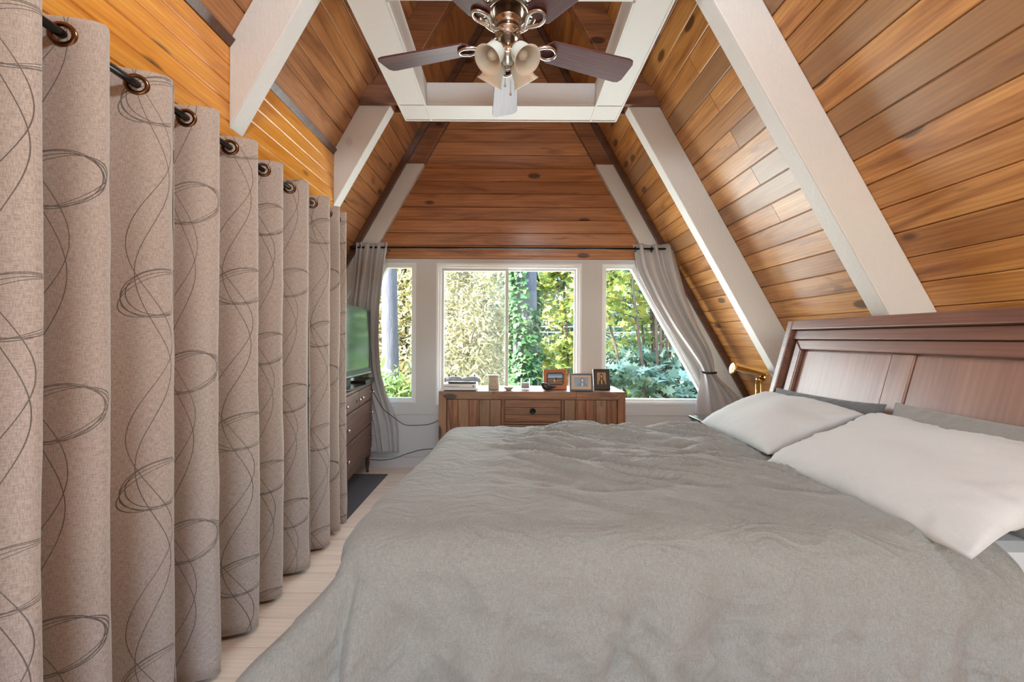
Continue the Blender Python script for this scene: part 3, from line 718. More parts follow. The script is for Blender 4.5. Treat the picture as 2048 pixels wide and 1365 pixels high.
def smit(nm, poly, m):
    cx = sum(p[0] for p in poly)/len(poly); cz = sum(p[1] for p in poly)/len(poly)
    return MB().prism([(p[0]-cx, p[1]-cz) for p in poly], -.015, .015).build(nm, M[m], sb, bevel=.002, mat4=si @ Matrix.Translation((cx, SYF+.012, cz)))
xa, xb = pw(985, 790, SYF).x, pw(1152, 790, SYF).x
smit('top_rail', [(SX0+.001, fz), (xa-.001, fz), (xa-.001, fz-fw), (SX0+fw, fz-fw)], 'reclaimed_x')
smit('top_rail', [(xa, fz), (xb, fz), (xb, fz-fw), (xa, fz-fw)], 'reclaimed_x')
smit('top_rail', [(xb+.001, fz), (SX1-.001, fz), (SX1-fw, fz-fw), (xb+.001, fz-fw)], 'reclaimed_x')
smit('side_stile', [(SX0, fz-.001), (SX0+fw-.001, fz-fw-.001), (SX0+fw-.001, 0), (SX0, 0)], 'reclaimed')
smit('side_stile', [(SX1, fz-.001), (SX1, 0), (SX1-fw+.001, 0), (SX1-fw+.001, fz-fw-.001)], 'reclaimed')
zd = fz-fw-.006; d0 = .07
def door(x0, x1):
    dr = sbx('door', (x0, SYF+.02, d0), (x1, SYF+.03, zd)); n = 5; w_ = (x1-x0)/n; cx, cz = (x0+x1)/2, (d0+zd)/2
    for i in range(n):
        sbx('plank', (x0+i*w_+.003-cx, -.019, d0-cz), (x0+(i+1)*w_-.003-cx, -.006, zd-cz), parent=dr)
xs1, xs2, xs3, xs4 = pw(1003, 810, SYF).x, pw(1008, 810, SYF).x, pw(1123, 810, SYF).x, pw(1128, 810, SYF).x
door(SX0+fw+.006, xs1-.004); door(xs4+.004, SX1-fw-.006)
sbx('divider', (xs1, SYF+.002, d0), (xs2, SYF+.03, fz-fw)); sbx('divider', (xs3, SYF+.002, d0), (xs4, SYF+.03, fz-fw))
zz = zd
for i in range(3):
    h = .195 if i < 2 else zz-d0; z0 = zz-h
    dr = sbx('drawer', (xs2+.006, SYF+.015, z0), (xs3-.006, SYF+.03, zz)); hh = h/2; q = [0, .33, .66, 1] if i == 0 else [0, .4, .72, 1]
    for a, b in zip(q[:-1], q[1:]): sbx('plank', (-(xs3-xs2)/2+.008, -.02, -hh+h*a+.002), ((xs3-xs2)/2-.008, -.004, -hh+h*b-.002), 'reclaimed_x', parent=dr)
    MB().lathe([(0, -.022), (.012, -.022), (.012, -.030), (.019, -.034), (.024, -.034), (.027, -.029), (.027, -.022), (.024, -.019)], 24).build('ring_handle', M['black'], dr, True, Matrix.Rotation(-PI/2, 4, 'X'))
    sbx('rail', (xs2, SYF+.004, z0-.018), (xs3, SYF+.03, z0-.004), 'reclaimed_x'); zz = z0-.024
    if zz < .25: break

# ---- things on the sideboard
def at(px, Yd, z=SH): return Vector(((px-VX)/F*Yd, Yd, z))
YS = 3.90
g = at(922, YS-.02); gc = empty('game_console', g); tag(gc, 'white flat game console lying on the sideboard', 'game console')
M['consolewhite'] = plain('console_white', (.74, .70, .66), .45, namp=.02)
box('lower_case', (-.148, -.11, .006), (.148, .11, .030), M['consolewhite'], gc); box('upper_case', (-.148, -.112, .031), (.148, .11, .060), M['consolewhite'], gc)
box('foot', (-.13, -.1, 0), (.13, .1, .006), M['blackplastic'], gc); box('disc_slot', (-.14, -.1135, .040), (.0, -.112, .043), M['blackplastic'], gc, 0); box('power_button', (.118, -.1135, .036), (.130, -.112, .048), M['blackplastic'], gc, .002)
rm = tag(MB().prism([(-.125, .012), (-.115, 0), (.1, 0), (.125, .004), (.125, .016), (-.12, .02)], -.035, .035).build('remote_tray', M['blackplastic'], bevel=.003), 'black slim remote tray on top of the white console', 'tray'); rm.location = g+Vector((.02, -.06, .0615)); rm.rotation_euler.z = .05
def controller(loc, rz, label, tilt=0):
    o = empty('game_controller', loc, rz); tag(o, label, 'controller', 'game controllers')
    M.setdefault('ctrl', plain('pale_grey_plastic', (.42, .42, .43), .4))
    pts = [(-.078, -.05, .018), (-.07, -.01, .026), (-.045, .02, .030), (0, .026, .032), (.045, .02, .030), (.07, -.01, .026), (.078, -.05, .018)]
    MB().tube(pts, [.012, .021, .025, .023, .025, .021, .012], 12).build('body', M['ctrl'], o, True)
    for x in (-.04, .022): MB().lathe([(0, 0), (.005, 0), (.005, .009), (.009, .012), (.009, .016), (0, .017)], 12, (x, .012, .053)).build('thumb_stick', M['blackplastic'], o, True)
    return o
controller(g+Vector((-.072, .05, .0605)), .2, 'pale grey game controller behind the remote tray by the window post')
controller(g+Vector((.098, .045, .0605)), -.15, 'pale grey game controller on the console end by the canister')
M['wax'] = plain('cream_ceramic', srgb(196,176,148), .6, nscale=60, namp=.2, bump=.4)
cn = empty('canister', at(988, YS)); tag(cn, 'cream textured ceramic canister with a flat lid', 'canister')
MB().lathe([(0, 0), (.046, 0), (.050, .008), (.050, .112), (.048, .118), (0, .118)], 28).build('body', M['wax'], cn, True); MB().lathe([(0, .118), (.052, .118), (.053, .124), (.050, .132), (0, .133)], 28).build('lid', M['wax'], cn, True)
MB().lathe([(.018, 0), (.030, .004), (.034, .008), (.030, .010), (.018, .006), (.018, 0)], 18).build('medallion', M['wax'], cn, True, Matrix.Translation((0, -.044, .065)) @ Matrix.Rotation(PI/2, 4, 'X'))
ds = tag(MB().lathe([(0, .002), (.022, 0), (.024, .004), (.046, .026), (.048, .030), (.044, .030), (.020, .010), (0, .008)], 26).build('dish', M['wax'], smooth=True), 'small shallow stone dish between canister and candle glass', 'dish'); ds.location = at(1018, YS-.06)
cg = empty('candle_glass', at(1051, YS-.01)); tag(cg, 'clear glass votive with a pale candle', 'candle')
MB().lathe([(0, 0), (.040, 0), (.042, .004), (.042, .098), (.039, .098), (.039, .010), (0, .008)], 24).build('glass_cup', M['clear'], cg, True)
MB().lathe([(0, .011), (.037, .011), (.037, .060), (0, .062)], 22).build('wax_candle', plain('pale_wax', (.55, .5, .46), .5), cg, True); MB().tube([(0, 0, .06), (.002, 0, .072)], .0012, 6).build('wick', M['blackplastic'], cg)
MB().lathe([(0, 0), (.047, 0), (.047, -.0035), (0, -.0035)], 24).build('coaster', M['consolewhite'], cg).location.z = .0
cg.location.z += .0036
bd = empty('bird_figurine', at(1094, YS-.09)); tag(bd, 'small dark carved bird before the orange picture frame', 'figurine')
M['bird'] = plain('dark_carved_wood', srgb(54,44,40), .3)
MB().tube([(-.052, 0, .066), (-.047, 0, .064), (-.036, 0, .058), (-.018, 0, .045), (.004, 0, .033), (.026, 0, .031), (.046, 0, .033), (.075, 0, .035), (.088, 0, .036)], [.002, .012, .021, .033, .033, .024, .014, .006, .003], 18).build('body', M['bird'], bd, True)
MB().tube([(-.05, 0, .066), (-.064, 0, .064)], [.006, .001], 8).build('beak', M['bird'], bd, True)
# photo frames
def picture(name, kind):
    t = NT(name); u, v, _ = t.xyz(t.gen()) if False else (None, None, None)
    s = t.n('ShaderNodeTexCoord').outputs['UV']; sp = t.n('ShaderNodeSeparateXYZ'); t.t.links.new(s, sp.inputs[0]); u, v = sp.outputs[0], sp.outputs[1]
    def ell(cx, cy, rx, ry):
        a = t.math('DIVIDE', t.math('SUBTRACT', u, cx), rx); b = t.math('DIVIDE', t.math('SUBTRACT', v, cy), ry)
        return t.smooth(t.math('ADD', t.math('MULTIPLY', a, a), t.math('MULTIPLY', b, b)), 1.15, .85)
    n_ = t.noise(s, 9, 4)
    if kind == 0:
        c = t.ramp(v, [(0, srgb(150,112,80)), (.18, srgb(110,80,58)), (.42, srgb(140,104,76)), (.46, srgb(70,72,74)), (.58, srgb(86,104,120)), (.62, srgb(180,196,208)), (1, srgb(72,112,150))])
        for e, q in (((.45, .34, .05, .2), srgb(190,176,160)), ((.56, .42, .07, .22), srgb(60,48,44)), ((.45, .5, .035, .06), srgb(120,84,66)), ((.62, .3, .12, .06), srgb(168,120,84))): c = t.mix(ell(*e), c, q)
    else:
        bgc = (srgb(120,110,118), srgb(86,78,92)) if kind == 1 else (srgb(196,160,116), srgb(150,116,80))
        c = t.mix(n_, *bgc)
        sk, hr, bd_, sh_ = (srgb(206,160,136), srgb(40,26,26), srgb(44,36,40), srgb(190,180,176)) if kind == 1 else (srgb(206,172,130), srgb(70,48,32), srgb(96,70,48), srgb(220,196,160))
        x = .58 if kind == 1 else .5
        for e, q in (((x, .1, .36, .34), bd_), ((x, .62, .17, .3), hr), ((x, .2, .05, .24), sh_), ((x, .66, .085, .15), sk)): c = t.mix(ell(*e), c, q)
        c = t.mix(t.math('MULTIPLY', n_, .15), c, (.05, .04, .04))
    return t.base(c, .25)
def photo(name, loc, rz, W, Hh, fwid, fmat, matc, kind, pw_, ph_, label, cy=.5, tilt=.16, rounded=False):
    o = empty(name, loc, rz); tag(o, label, 'picture frame', 'picture frames on the sideboard')
    T = Matrix.Rotation(-tilt, 4, 'X'); q = [(-W/2, 0), (W/2, 0), (W/2, Hh), (-W/2, Hh)]
    MB().ring(q, fwid, -.008, .01).build('frame', fmat, o, bevel=.002, mat4=T)
    box('mat_board', (-W/2+fwid-.003, -.003, fwid-.003), (W/2-fwid+.003, .006, Hh-fwid+.003), matc, o, 0, T)
    z0 = Hh*cy-ph_/2
    if rounded:
        b = .011; r = .02; pts = []
        for cx, cz, a0 in ((pw_/2+b-r, z0+ph_+b-r, 0), (-pw_/2-b+r, z0+ph_+b-r, PI/2), (-pw_/2-b+r, z0-b+r, PI), (pw_/2+b-r, z0-b+r, 1.5*PI)):
            pts += [(cx+r*cos(a0+k*PI/8), cz+r*sin(a0+k*PI/8)) for k in range(5)]
        MB().prism(pts, -.009, -.004).build('dark_border', M['blackplastic'], o, mat4=T); yy = -.0095
    else: yy = -.0042
    me = bpy.data.meshes.new('print'); me.from_pydata([(-pw_/2, yy, z0), (pw_/2, yy, z0), (pw_/2, yy, z0+ph_), (-pw_/2, yy, z0+ph_)], [], [(0, 1, 2, 3)])
    ul = me.uv_layers.new(); ul.data.foreach_set('uv', [0, 0, 1, 0, 1, 1, 0, 1]); me.materials.append(picture('print_%d' % kind, kind)); link('photo_print', me, o, T)
    MB().prism([(-.02, .0), (.02, 0), (.012, Hh*.7), (-.012, Hh*.7)], .0, .004).build('easel_leg', fmat, o, mat4=Matrix.Translation((0, Hh*.38, 0)) @ Matrix.Rotation(.42, 4, 'X'))
M['orange'] = plain('orange_wood', srgb(186,102,50), .5, nscale=12, namp=.12); M['framedark'] = plain('dark_frame', srgb(48,36,32), .35); M['matcream'] = plain('cream_mat', srgb(206,176,150), .7, namp=.02); M['matbrown'] = plain('brown_mat', srgb(70,56,46), .6)
photo('picture_frame', at(1111, YS+.02)+Vector((0, 0, .001)), .1, .218, .186, .018, M['orange'], M['orange'], 0, .136, .094, 'orange picture frame holding a landscape photo with rounded dark border', .52, .12, True)
photo('picture_frame', at(1163, YS-.09)+Vector((0, 0, .001)), -.08, .205, .155, .014, M['framedark'], M['matcream'], 1, .125, .083, 'dark frame with cream mat around a portrait with long dark hair', .52)
photo('picture_frame', at(1204.5, YS-.02)+Vector((0, 0, .001)), .12, .155, .192, .013, M['framedark'], M['matbrown'], 2, .084, .108, 'upright dark frame with a sepia portrait', .55)

# ------------------------------------------------------------------ chest of drawers with the television
FX, FY = pw(743.7, 763.7, 4.15).x, 4.15; CH = H - .428; dl = Vector((.1145, -.9934, 0)).normalized()
dm = frame_mat((FX, FY, 0), dl, Vector((dl.y, -dl.x, 0)), Vector((0, 0, 1)))
DWd, DD = 1.08, .45
ch = empty('chest_of_drawers'); ch.matrix_world = dm; tag(ch, 'dark brown chest of drawers with chrome knobs in the corner under the television', 'chest of drawers')
# local: x along front from window end, y to the back (away from the room), z up
yd_ = 1 if (dm.to_3x3() @ Vector((0, 1, 0))).x < 0 else -1
def cb(nm, x0, x1, y0, y1, z0, z1, m='espresso', bev=.004, parent=None):
    a, b = sorted((y0*yd_, y1*yd_)); return box(nm, (x0, a, z0), (x1, b, z1), M[m], parent or ch, bev)
cb('body', .012, DWd-.012, .012, DD, .20, CH-.022); cb('top', -.008, DWd+.008, -.012, DD+.01, CH-.022, CH)
for x in (.0, DWd-.04):
    for y in (.012, DD-.04):
        prof = [(0, 0), (.012, 0), (.014, .01), (.011, .03), (.016, .05), (.021, .09), (.016, .12), (.021, .15), (.021, .205), (0, .205)]
        MB().lathe(prof, 14, (x+.02+(.006 if x == 0 else -.006), (y+.02)*yd_, 0)).build('leg', M['espresso'], ch, True)
cb('apron', .04, DWd-.04, .006, .022, .185, .245)
def knob(par, x, z):
    m = Matrix.Translation((x, -.0*yd_, z)) @ Matrix.Rotation(PI/2*yd_, 4, 'X')
    MB().lathe([(0, 0), (.010, 0), (.010, .004), (.005, .008), (.005, .018), (.012, .022), (.0145, .029), (.011, .036), (0, .038)], 16).build('knob', M['chrome'], par, True, m)
def drw(x0, x1, z0, z1, ks):
    d = cb('drawer', x0, x1, -.006, .016, z0, z1)
    for k in ks: knob(d, k, (z0+z1)/2)
zr0 = CH-.03
drw(.022, .537, zr0-.135, zr0, (.075, .49)); drw(.543, DWd-.022, zr0-.135, zr0, (.60, 1.0))
drw(.022, DWd-.022, zr0-.365, zr0-.147, (.12, .95)); drw(.022, DWd-.022, zr0-.61, zr0-.377, (.12, .95))
# television
tv = empty('television', (-1.345, 3.53, CH)); tag(tv, 'black flat screen television standing on the chest of drawers', 'television')
T0, T1 = .095, .69; wh = .50
box('back_case', (-.045, -wh+.06, T0+.05), (-.012, wh-.06, T1-.05), M['blackplastic'], tv, .01)
tvp = [(-wh, T0), (wh, T0), (wh, T1), (-wh, T1)]
mb = MB().ring(tvp, .022, -.014, .016); mb.v = [(-y, x, z) for x, y, z in mb.v]; mb.build('bezel', M['blackplastic'], tv, bevel=.003)
box('screen', (.0, -wh+.02, T0+.05), (.010, wh-.02, T1-.02), M['screen'], tv, 0)
M['silver'] = plain('silver_trim', (.35, .37, .38), .15, .8)
MB().prism([(.004, T0+.05), (.014, T0+.05), (.024, T0+.012), (.016, T0), (.004, T0)], -wh+.02, wh-.02).build('speaker_strip', M['blackplastic'], tv)
MB().prism([(.016, T0-.012), (.026, T0-.002), (.026, T0+.012), (.016, T0+.002)], -wh+.01, wh-.01).build('silver_edge', M['silver'], tv)
box('neck', (-.03, -.06, .012), (-.006, .06, T0+.06), M['blackplastic'], tv); MB().prism([(-.12, -.2), (.07, -.24), (.085, -.2), (.085, .2), (.07, .24), (-.12, .2)], 0, .014, plane='xy').build('base', M['blackplastic'], tv, bevel=.004)
mp = tag(box('media_player', (-.12, -.16, .0), (.09, .16, .036), M['blackplastic']), 'slim black media box on the chest of drawers by the television base', 'media player'); mp.matrix_world = Matrix.Translation((-1.40, 3.955, CH+.001)) @ Matrix.Rotation(.08, 4, 'Z')
rg = tag(MB().box((-2.0, 2.98, .0), (-1.165, 4.05, .006)).build('floor_mat', M['rug'], bevel=.002), 'dark thin mat under the chest of drawers', 'mat')
# cords
def cord(name, px, label, r=.0035):
    pts = [pw(*p) if len(p) == 3 else Vector(p[0]) for p in px]; out = []
    for i in range(len(pts)-1):
        p0, p1, p2, p3 = pts[max(i-1, 0)], pts[i], pts[i+1], pts[min(i+2, len(pts)-1)]
        for k in range(8):
            t = k/8; out.append(.5*((2*p1)+(p2-p0)*t+(2*p0-5*p1+4*p2-p3)*t*t+(3*p1-p0-3*p2+p3)*t**3))
    out.append(pts[-1]); return tag(MB().tube(out, r, 8).build(name, M['blackplastic'], smooth=True), label, 'cord', 'black cords')
cord('power_cord', [(744, 778, 4.142), (750, 791, 4.13), (766, 818, 4.11), (787, 835, 4.1), (810, 850, 4.1), (840, 851, 4.1), (862, 848, 4.1), (884, 838, 4.1)], 'black cord sagging between chest of drawers and sideboard')
cord('power_cord', [(716, 916, 4.2), (745, 920, 4.2), (765, 921, 4.2), (790, 917, 4.2), (815, 908, 4.2), (845, 900, 4.2), (880, 898, 4.2)], 'black cord running low along the baseboard')

# ------------------------------------------------------------------ nightstand and brass lamp
NX0, NX1, NY0, NY1, NZ = 1.465, 2.0, 2.97, 3.5, H-.63
ns = empty('nightstand', (1.745, 3.235, 0)); tag(ns, 'dark green lacquered nightstand between bed and sloping window', 'nightstand'); ni = Matrix.Translation((-1.745, -3.235, 0))
box('top', (NX0, NY0, NZ-.022), (NX1, NY1, NZ), M['green'], ns, .004, ni); box('top_moulding', (NX0+.012, NY0+.012, NZ-.04), (NX1-.012, NY1-.012, NZ-.022), M['green'], ns, .004, ni)
box('body', (NX0+.025, NY0+.025, .12), (NX1-.02, NY1-.025, NZ-.04), M['green'], ns, .003, ni)
for i in range(2):
    d = box('drawer', (NX0+.014, NY0+.04, .15+i*.235), (NX0+.026, NY1-.04, .37+i*.235), M['green'], ns, .003, ni)
    MB().lathe([(0, 0), (.008, 0), (.006, .012), (.014, .02), (0, .028)], 14).build('knob', M['brass'], d, True, Matrix.Translation((NX0+.014, (NY0+NY1)/2, .26+i*.235)) @ Matrix.Rotation(-PI/2, 4, 'Y'))
for x in (NX0+.025, NX1-.065):
    for y in (NY0+.025, NY1-.065): box('leg', (x, y, 0), (x+.04, y+.04, .12), M['green'], ns, .003, ni)
YL = 3.2; la, lb = pw(1466, 737, YL), pw(1527, 751, YL); lc = pw(1518, 760, YL)
lm = empty('brass_lamp', (lc.x, YL, NZ)); tag(lm, 'polished brass piano lamp with a tubular glass shade on twin stems', 'lamp')
li = Matrix.Translation((-lc.x, -YL, -NZ))
MB().lathe([(0, 0), (.075, 0), (.078, .006), (.07, .014), (.03, .022), (0, .024)], 30).build('base', M['brass'], lm, True)
for dx in (-.019, .019): MB().tube([(dx, 0, .02), (dx, 0, lc.z-NZ)], .0072, 12).build('stem', M['brass'], lm, True)
ax = (lb-la).normalized(); Lt = (lb-la).length; am = li @ frame_mat(la, ax.cross(Vector((0, 1, 0))).normalized(), Vector((0, 1, 0)), ax)
half = [(a, b) for a, b in [(cos(t)*.043, sin(t)*.043) for t in np.linspace(-.12, PI+.12, 19)]]
sg = -1 if (am.to_3x3() @ Vector((1, 0, 0))).z < 0 else 1
mb = MB(); n = len(half)
for z in (0, Lt): mb.v += [(sg*b, a, z) for a, b in half] + [(sg*b*.95, a*.95, z) for a, b in half]
for i in range(n-1): mb.f += [(i, i+1, 2*n+i+1, 2*n+i), (n+i, 3*n+i, 3*n+i+1, n+i+1)]; mb.mi += [0, 0]
mb.build('brass_hood', M['brass'], lm, True, am); MB().lathe([(.034, .004), (.034, Lt-.004)], 20).build('glass_tube', M['clear'], lm, True, am); MB().lathe([(0, .02), (.013, .02), (.013, Lt-.02), (0, Lt-.02)], 14).build('tube_bulb', M['shade'], lm, True, am)
for z in (-.008, Lt-.006): MB().lathe([(0, 0), (.038, 0), (.046, .004), (.046, .012), (.030, .018), (0, .02)], 24, (0, 0, z)).build('end_cap', M['brass'], lm, True, am)
MB().lathe([(0, -.02), (.018, -.015), (.024, 0), (.018, .015), (0, .02)], 16).build('swivel_joint', M['brass'], lm, True, li @ Matrix.Translation(lc))
MB().tube([(0, 0, lc.z-NZ), ((li @ lb) - Vector((0, 0, .0)))], .009, 8).build('arm', M['brass'], lm, True)

# ------------------------------------------------------------------ ceiling fan
ZF = H + 1.39; FC = Vector((-.022, 1.99, ZF))
fan = empty('ceiling_fan', (FC.x, FC.y, ZF)); tag(fan, 'five-blade ceiling fan in brushed nickel with four frosted glass shades', 'ceiling fan')
MB().lathe([(0, .46), (.075, .46), (.075, .44), (.05, .40), (.016, .385), (.016, .25), (0, .25)], 28).build('canopy_rod', M['nickel'], fan, True)
MB().lathe([(0, .27), (.07, .27), (.11, .24), (.132, .19), (.138, .15), (.138, .128), (.134, .120), (.128, .124), (.122, .132), (.105, .132), (.098, .122), (.088, .122), (.082, .132), (.070, .134), (.0, .134)], 40).build('motor_housing', M['nickel'], fan, True)
vn = MB()
for k in range(14):
    a = 2*PI*k/14; c_, s_ = cos(a), sin(a); vs = []
    for r, da in ((.1, -.13), (.12, -.13), (.12, .13), (.1, .13)): vs.append((r*cos(a+da), r*sin(a+da), .1315))
    vn.add(vs+[(x, y, .128) for x, y, z in vs], [(0,1,2,3),(7,6,5,4),(0,4,5,1),(1,5,6,2),(2,6,7,3),(3,7,4,0)])
vn.build('vent_slots', M['blackplastic'], fan)
MB().lathe([(.0, .135), (.062, .134), (.062, .095), (.066, .092), (.066, .084), (.055, .078), (.055, .050), (.060, .046), (.060, .034), (.050, .028), (.050, .016), (.044, .010), (0, .010)], 32).build('hub', M['nickel'], fan, True)
MB().lathe([(0, .012), (.034, .010), (.034, -.03), (.046, -.044), (.050, -.07), (.046, -.085), (.030, -.10), (.030, -.118), (.022, -.13), (0, -.135)], 28).build('light_fitter', M['chrome'], fan, True)
rot0 = math.radians(90+2.2)
def blade_mesh():
    r0, r1, wd0, wd1, th = .185, .66, .062, .077, .004
    out = [(r0, -wd0*.55), (r0+.03, -wd0), (r1-.035, -wd1), (r1-.012, -wd1+.006), (r1, -wd1+.028), (r1, wd1-.028), (r1-.012, wd1-.006), (r1-.035, wd1), (r0+.03, wd0), (r0, wd0*.55)]
    return MB().prism(out, -th, th, plane='xy')
def iron_mesh():
    m = MB(); m.tube([(.045, 0, .022), (.075, 0, .012), (.11, 0, -.012), (.14, 0, -.014)], [.010, .009, .009, .010], 10)
    lp = []
    for k in range(21):
        t = -PI+2*PI*k/20; lp.append((.19+.055*cos(t), .036*sin(t)*(.35+.65*min(1, (.19+.055*cos(t)-.13)/.07)), -.012))
    m.tube(lp, .0085, 10, caps=False); return m
bmsh = imsh = None
for k in range(5):
    a = rot0 + k*2*PI/5; m4 = Matrix.Rotation(a, 4, 'Z') @ Matrix.Rotation(math.radians(-11), 4, 'X')
    if bmsh is None:
        b0 = blade_mesh().build('blade', M['blade'], fan, mat4=m4, bevel=.002); bmsh = b0.data
        i0 = iron_mesh().build('blade_iron', M['chrome'], b0, True); imsh = i0.data
    else:
        b0 = link('blade', bmsh, fan, m4, .002); link('blade_iron', imsh, b0)
for k in range(4):
    a = math.radians(45) + k*PI/2 + math.radians(0); dirv = Vector((cos(a)*.62, sin(a)*.62, -.78)).normalized()
    st = Vector((cos(a)*.045, sin(a)*.045, -.045)); side = dirv.cross(Vector((0, 0, 1))).normalized(); m4 = frame_mat(st, side, dirv.cross(side).normalized(), dirv) @ Matrix.Scale(.92, 4)
    ar = MB().tube([(cos(a)*.02, sin(a)*.02, -.04), st, st+dirv*.02], .012, 10).build('light_arm', M['chrome'], fan, True)
    MB().lathe([(0, .0), (.022, 0), (.026, .012), (.026, .028), (.0, .028)], 18).build('shade_holder', M['nickel'], ar, True, m4)
    MB().lathe([(.024, .022), (.034, .032), (.046, .050), (.051, .075), (.053, .10), (.060, .125), (.072, .142), (.0705, .1435), (.057, .126), (.050, .10), (.048, .075), (.043, .052), (.031, .035), (.022, .026), (.024, .022)], 30).build('glass_shade', M['shade'], ar, True, m4)
    MB().lathe([(0, .028), (.010, .03), (.012, .05), (.024, .075), (.026, .09), (.020, .106), (0, .113)], 18).build('bulb', M['clear'] if 0 else M['shade'], ar, True, m4)
for dx, L in ((-.012, .09), (.014, .13)): MB().tube([(dx, -.02, -.12), (dx, -.02, -.12-L)], .0014, 6).lathe([(0, 0), (.004, -.004), (.005, -.014), (0, -.018)], 10, (dx, -.02, -.12-L)).build('pull_chain', M['nickel'], fan, True)
tc = bpy.data.curves.new('lettering', 'FONT'); tc.body = 'Hunter'; tc.size = .03; tc.extrude = .0008; tc.shear = .3; tc.align_x = 'CENTER'
to = bpy.data.objects.new('lettering_tmp', tc); C.objects.link(to); dg = bpy.context.evaluated_depsgraph_get(); tm = bpy.data.meshes.new_from_object(to.evaluated_get(dg)); bpy.data.objects.remove(to)
tm.materials.clear(); tm.materials.append(M['blackplastic'])
for v in tm.vertices:
    a = -PI/2 - .55 + v.co.x/.138; r = .1385 + v.co.z; z = .134 + v.co.y*.75; v.co = (r*cos(a), r*sin(a), z)
link('lettering', tm, fan)

# ------------------------------------------------------------------ outdoors
GZ = -2.9
gm = MB().box((-60, YW+.6, GZ-.3), (60, 75, GZ)).build('ground', M['ground']); struct(gm, 'sunlit ground outside the windows')
def leaf_shape(kind):
    if kind == 'maple':
        t = [(0, -.5), (.16, -.22), (.5, -.3), (.3, -.02), (.55, .2), (.22, .2), (0, .6), (-.22, .2), (-.55, .2), (-.3, -.02), (-.5, -.3), (-.16, -.22)]
    elif kind == 'ivy': t = [(0, -.4), (.42, -.3), (.5, .05), (.18, .15), (0, .6), (-.18, .15), (-.5, .05), (-.42, -.3)]
    elif kind == 'long': t = [(0, -.7), (.17, -.2), (.17, .25), (0, .7), (-.17, .25), (-.17, -.2)]
    elif kind == 'spray': t = [(0, -.6), (.2, -.1), (.09, .1), (.17, .4), (0, .8), (-.17, .4), (-.09, .1), (-.2, -.1)]
    else: t = [(0, -.5), (.35, -.1), (.25, .3), (0, .6), (-.25, .3), (-.35, -.1)]
    return np.array(t)
def leaves(name, pts, size, kind, mat, parent, nrm=None, flat=.5, seed=0):
    r = np.random.default_rng(seed); n = len(pts); sh = leaf_shape(kind); k = len(sh)
    nv = r.normal(size=(n, 3)); nv[:, 2] += flat*2
    if nrm is not None: nv = nv*.45 + nrm
    nv /= np.linalg.norm(nv, axis=1)[:, None]
    tv_ = r.normal(size=(n, 3)); tv_[:, 2] -= .6; tv_ -= (tv_*nv).sum(1)[:, None]*nv; tv_ /= np.linalg.norm(tv_, axis=1)[:, None]; bv = np.cross(nv, tv_)
    s = size*(.6+.8*r.random(n))[:, None, None]
    cup = (np.abs(sh[:, 0])*.25)[None, :, None]
    V = pts[:, None, :] + s*(sh[None, :, 0:1]*bv[:, None, :] + sh[None, :, 1:2]*tv_[:, None, :] + cup*nv[:, None, :])
    me = bpy.data.meshes.new(name); me.vertices.add(n*k); me.vertices.foreach_set('co', V.reshape(-1).astype(np.float32))
    me.loops.add(n*k); me.loops.foreach_set('vertex_index', np.arange(n*k, dtype=np.int32)); me.polygons.add(n)
    me.polygons.foreach_set('loop_start', np.arange(0, n*k, k, dtype=np.int32)); me.update(calc_edges=True); me.validate()
    me.materials.append(mat); o = link(name, me, parent); o['kind'] = 'stuff'; return o
def blob(n, c, r, seed, clumps=40, cr=.28):
    g_ = np.random.default_rng(seed); d = g_.normal(size=(clumps, 3)); d /= np.linalg.norm(d, axis=1)[:, None]
    cc = d*(.35+.65*g_.random(clumps)[:, None]**.5); k = g_.integers(0, clumps, n); p = cc[k] + g_.normal(size=(n, 3))*cr*.6
    return np.array(c)+p*np.array(r)
def trunk(mb, p0, p1, r0, r1, bend=.1, n=9, seg=10, seed=0):
    g_ = random.Random(seed); p0, p1 = Vector(p0), Vector(p1); pts = []; rs = []
    for i in range(n):
        t = i/(n-1); q = p0.lerp(p1, t) + Vector((g_.uniform(-1, 1), g_.uniform(-1, 1), 0))*bend*(1 if 0 < i < n-1 else 0); pts.append(q); rs.append(r0+(r1-r0)*t)
    mb.tube(pts, rs, seg); return pts
def tree(name, label, base, top, r0, r1, barkm, clouds, cat='tree', group=None, branches=0, seed=1, bend=.06):
    o = empty(name, base); tag(o, label, cat, group); inv = Matrix.Translation(-Vector(base)); mb = MB()
    pts = trunk(mb, base, top, r0, r1, bend, seed=seed)
    g_ = random.Random(seed)
    for i in range(branches):
        p = pts[g_.randint(3, len(pts)-2)]; a = g_.uniform(0, 2*PI); L = g_.uniform(.8, 1.8)
        mb.tube([p, p+Vector((cos(a)*L*.5, sin(a)*L*.5, L*.2)), p+Vector((cos(a)*L, sin(a)*L, L*.45))], [r1*.45+.01, r1*.3+.008, .006], 6)
    mb.build('trunk', barkm, o, True, inv)
    for pts_, size, kind, mat in clouds:
        l = leaves('foliage', pts_, size, kind, mat, o, seed=seed+len(pts_)); l.matrix_local = inv
    return o
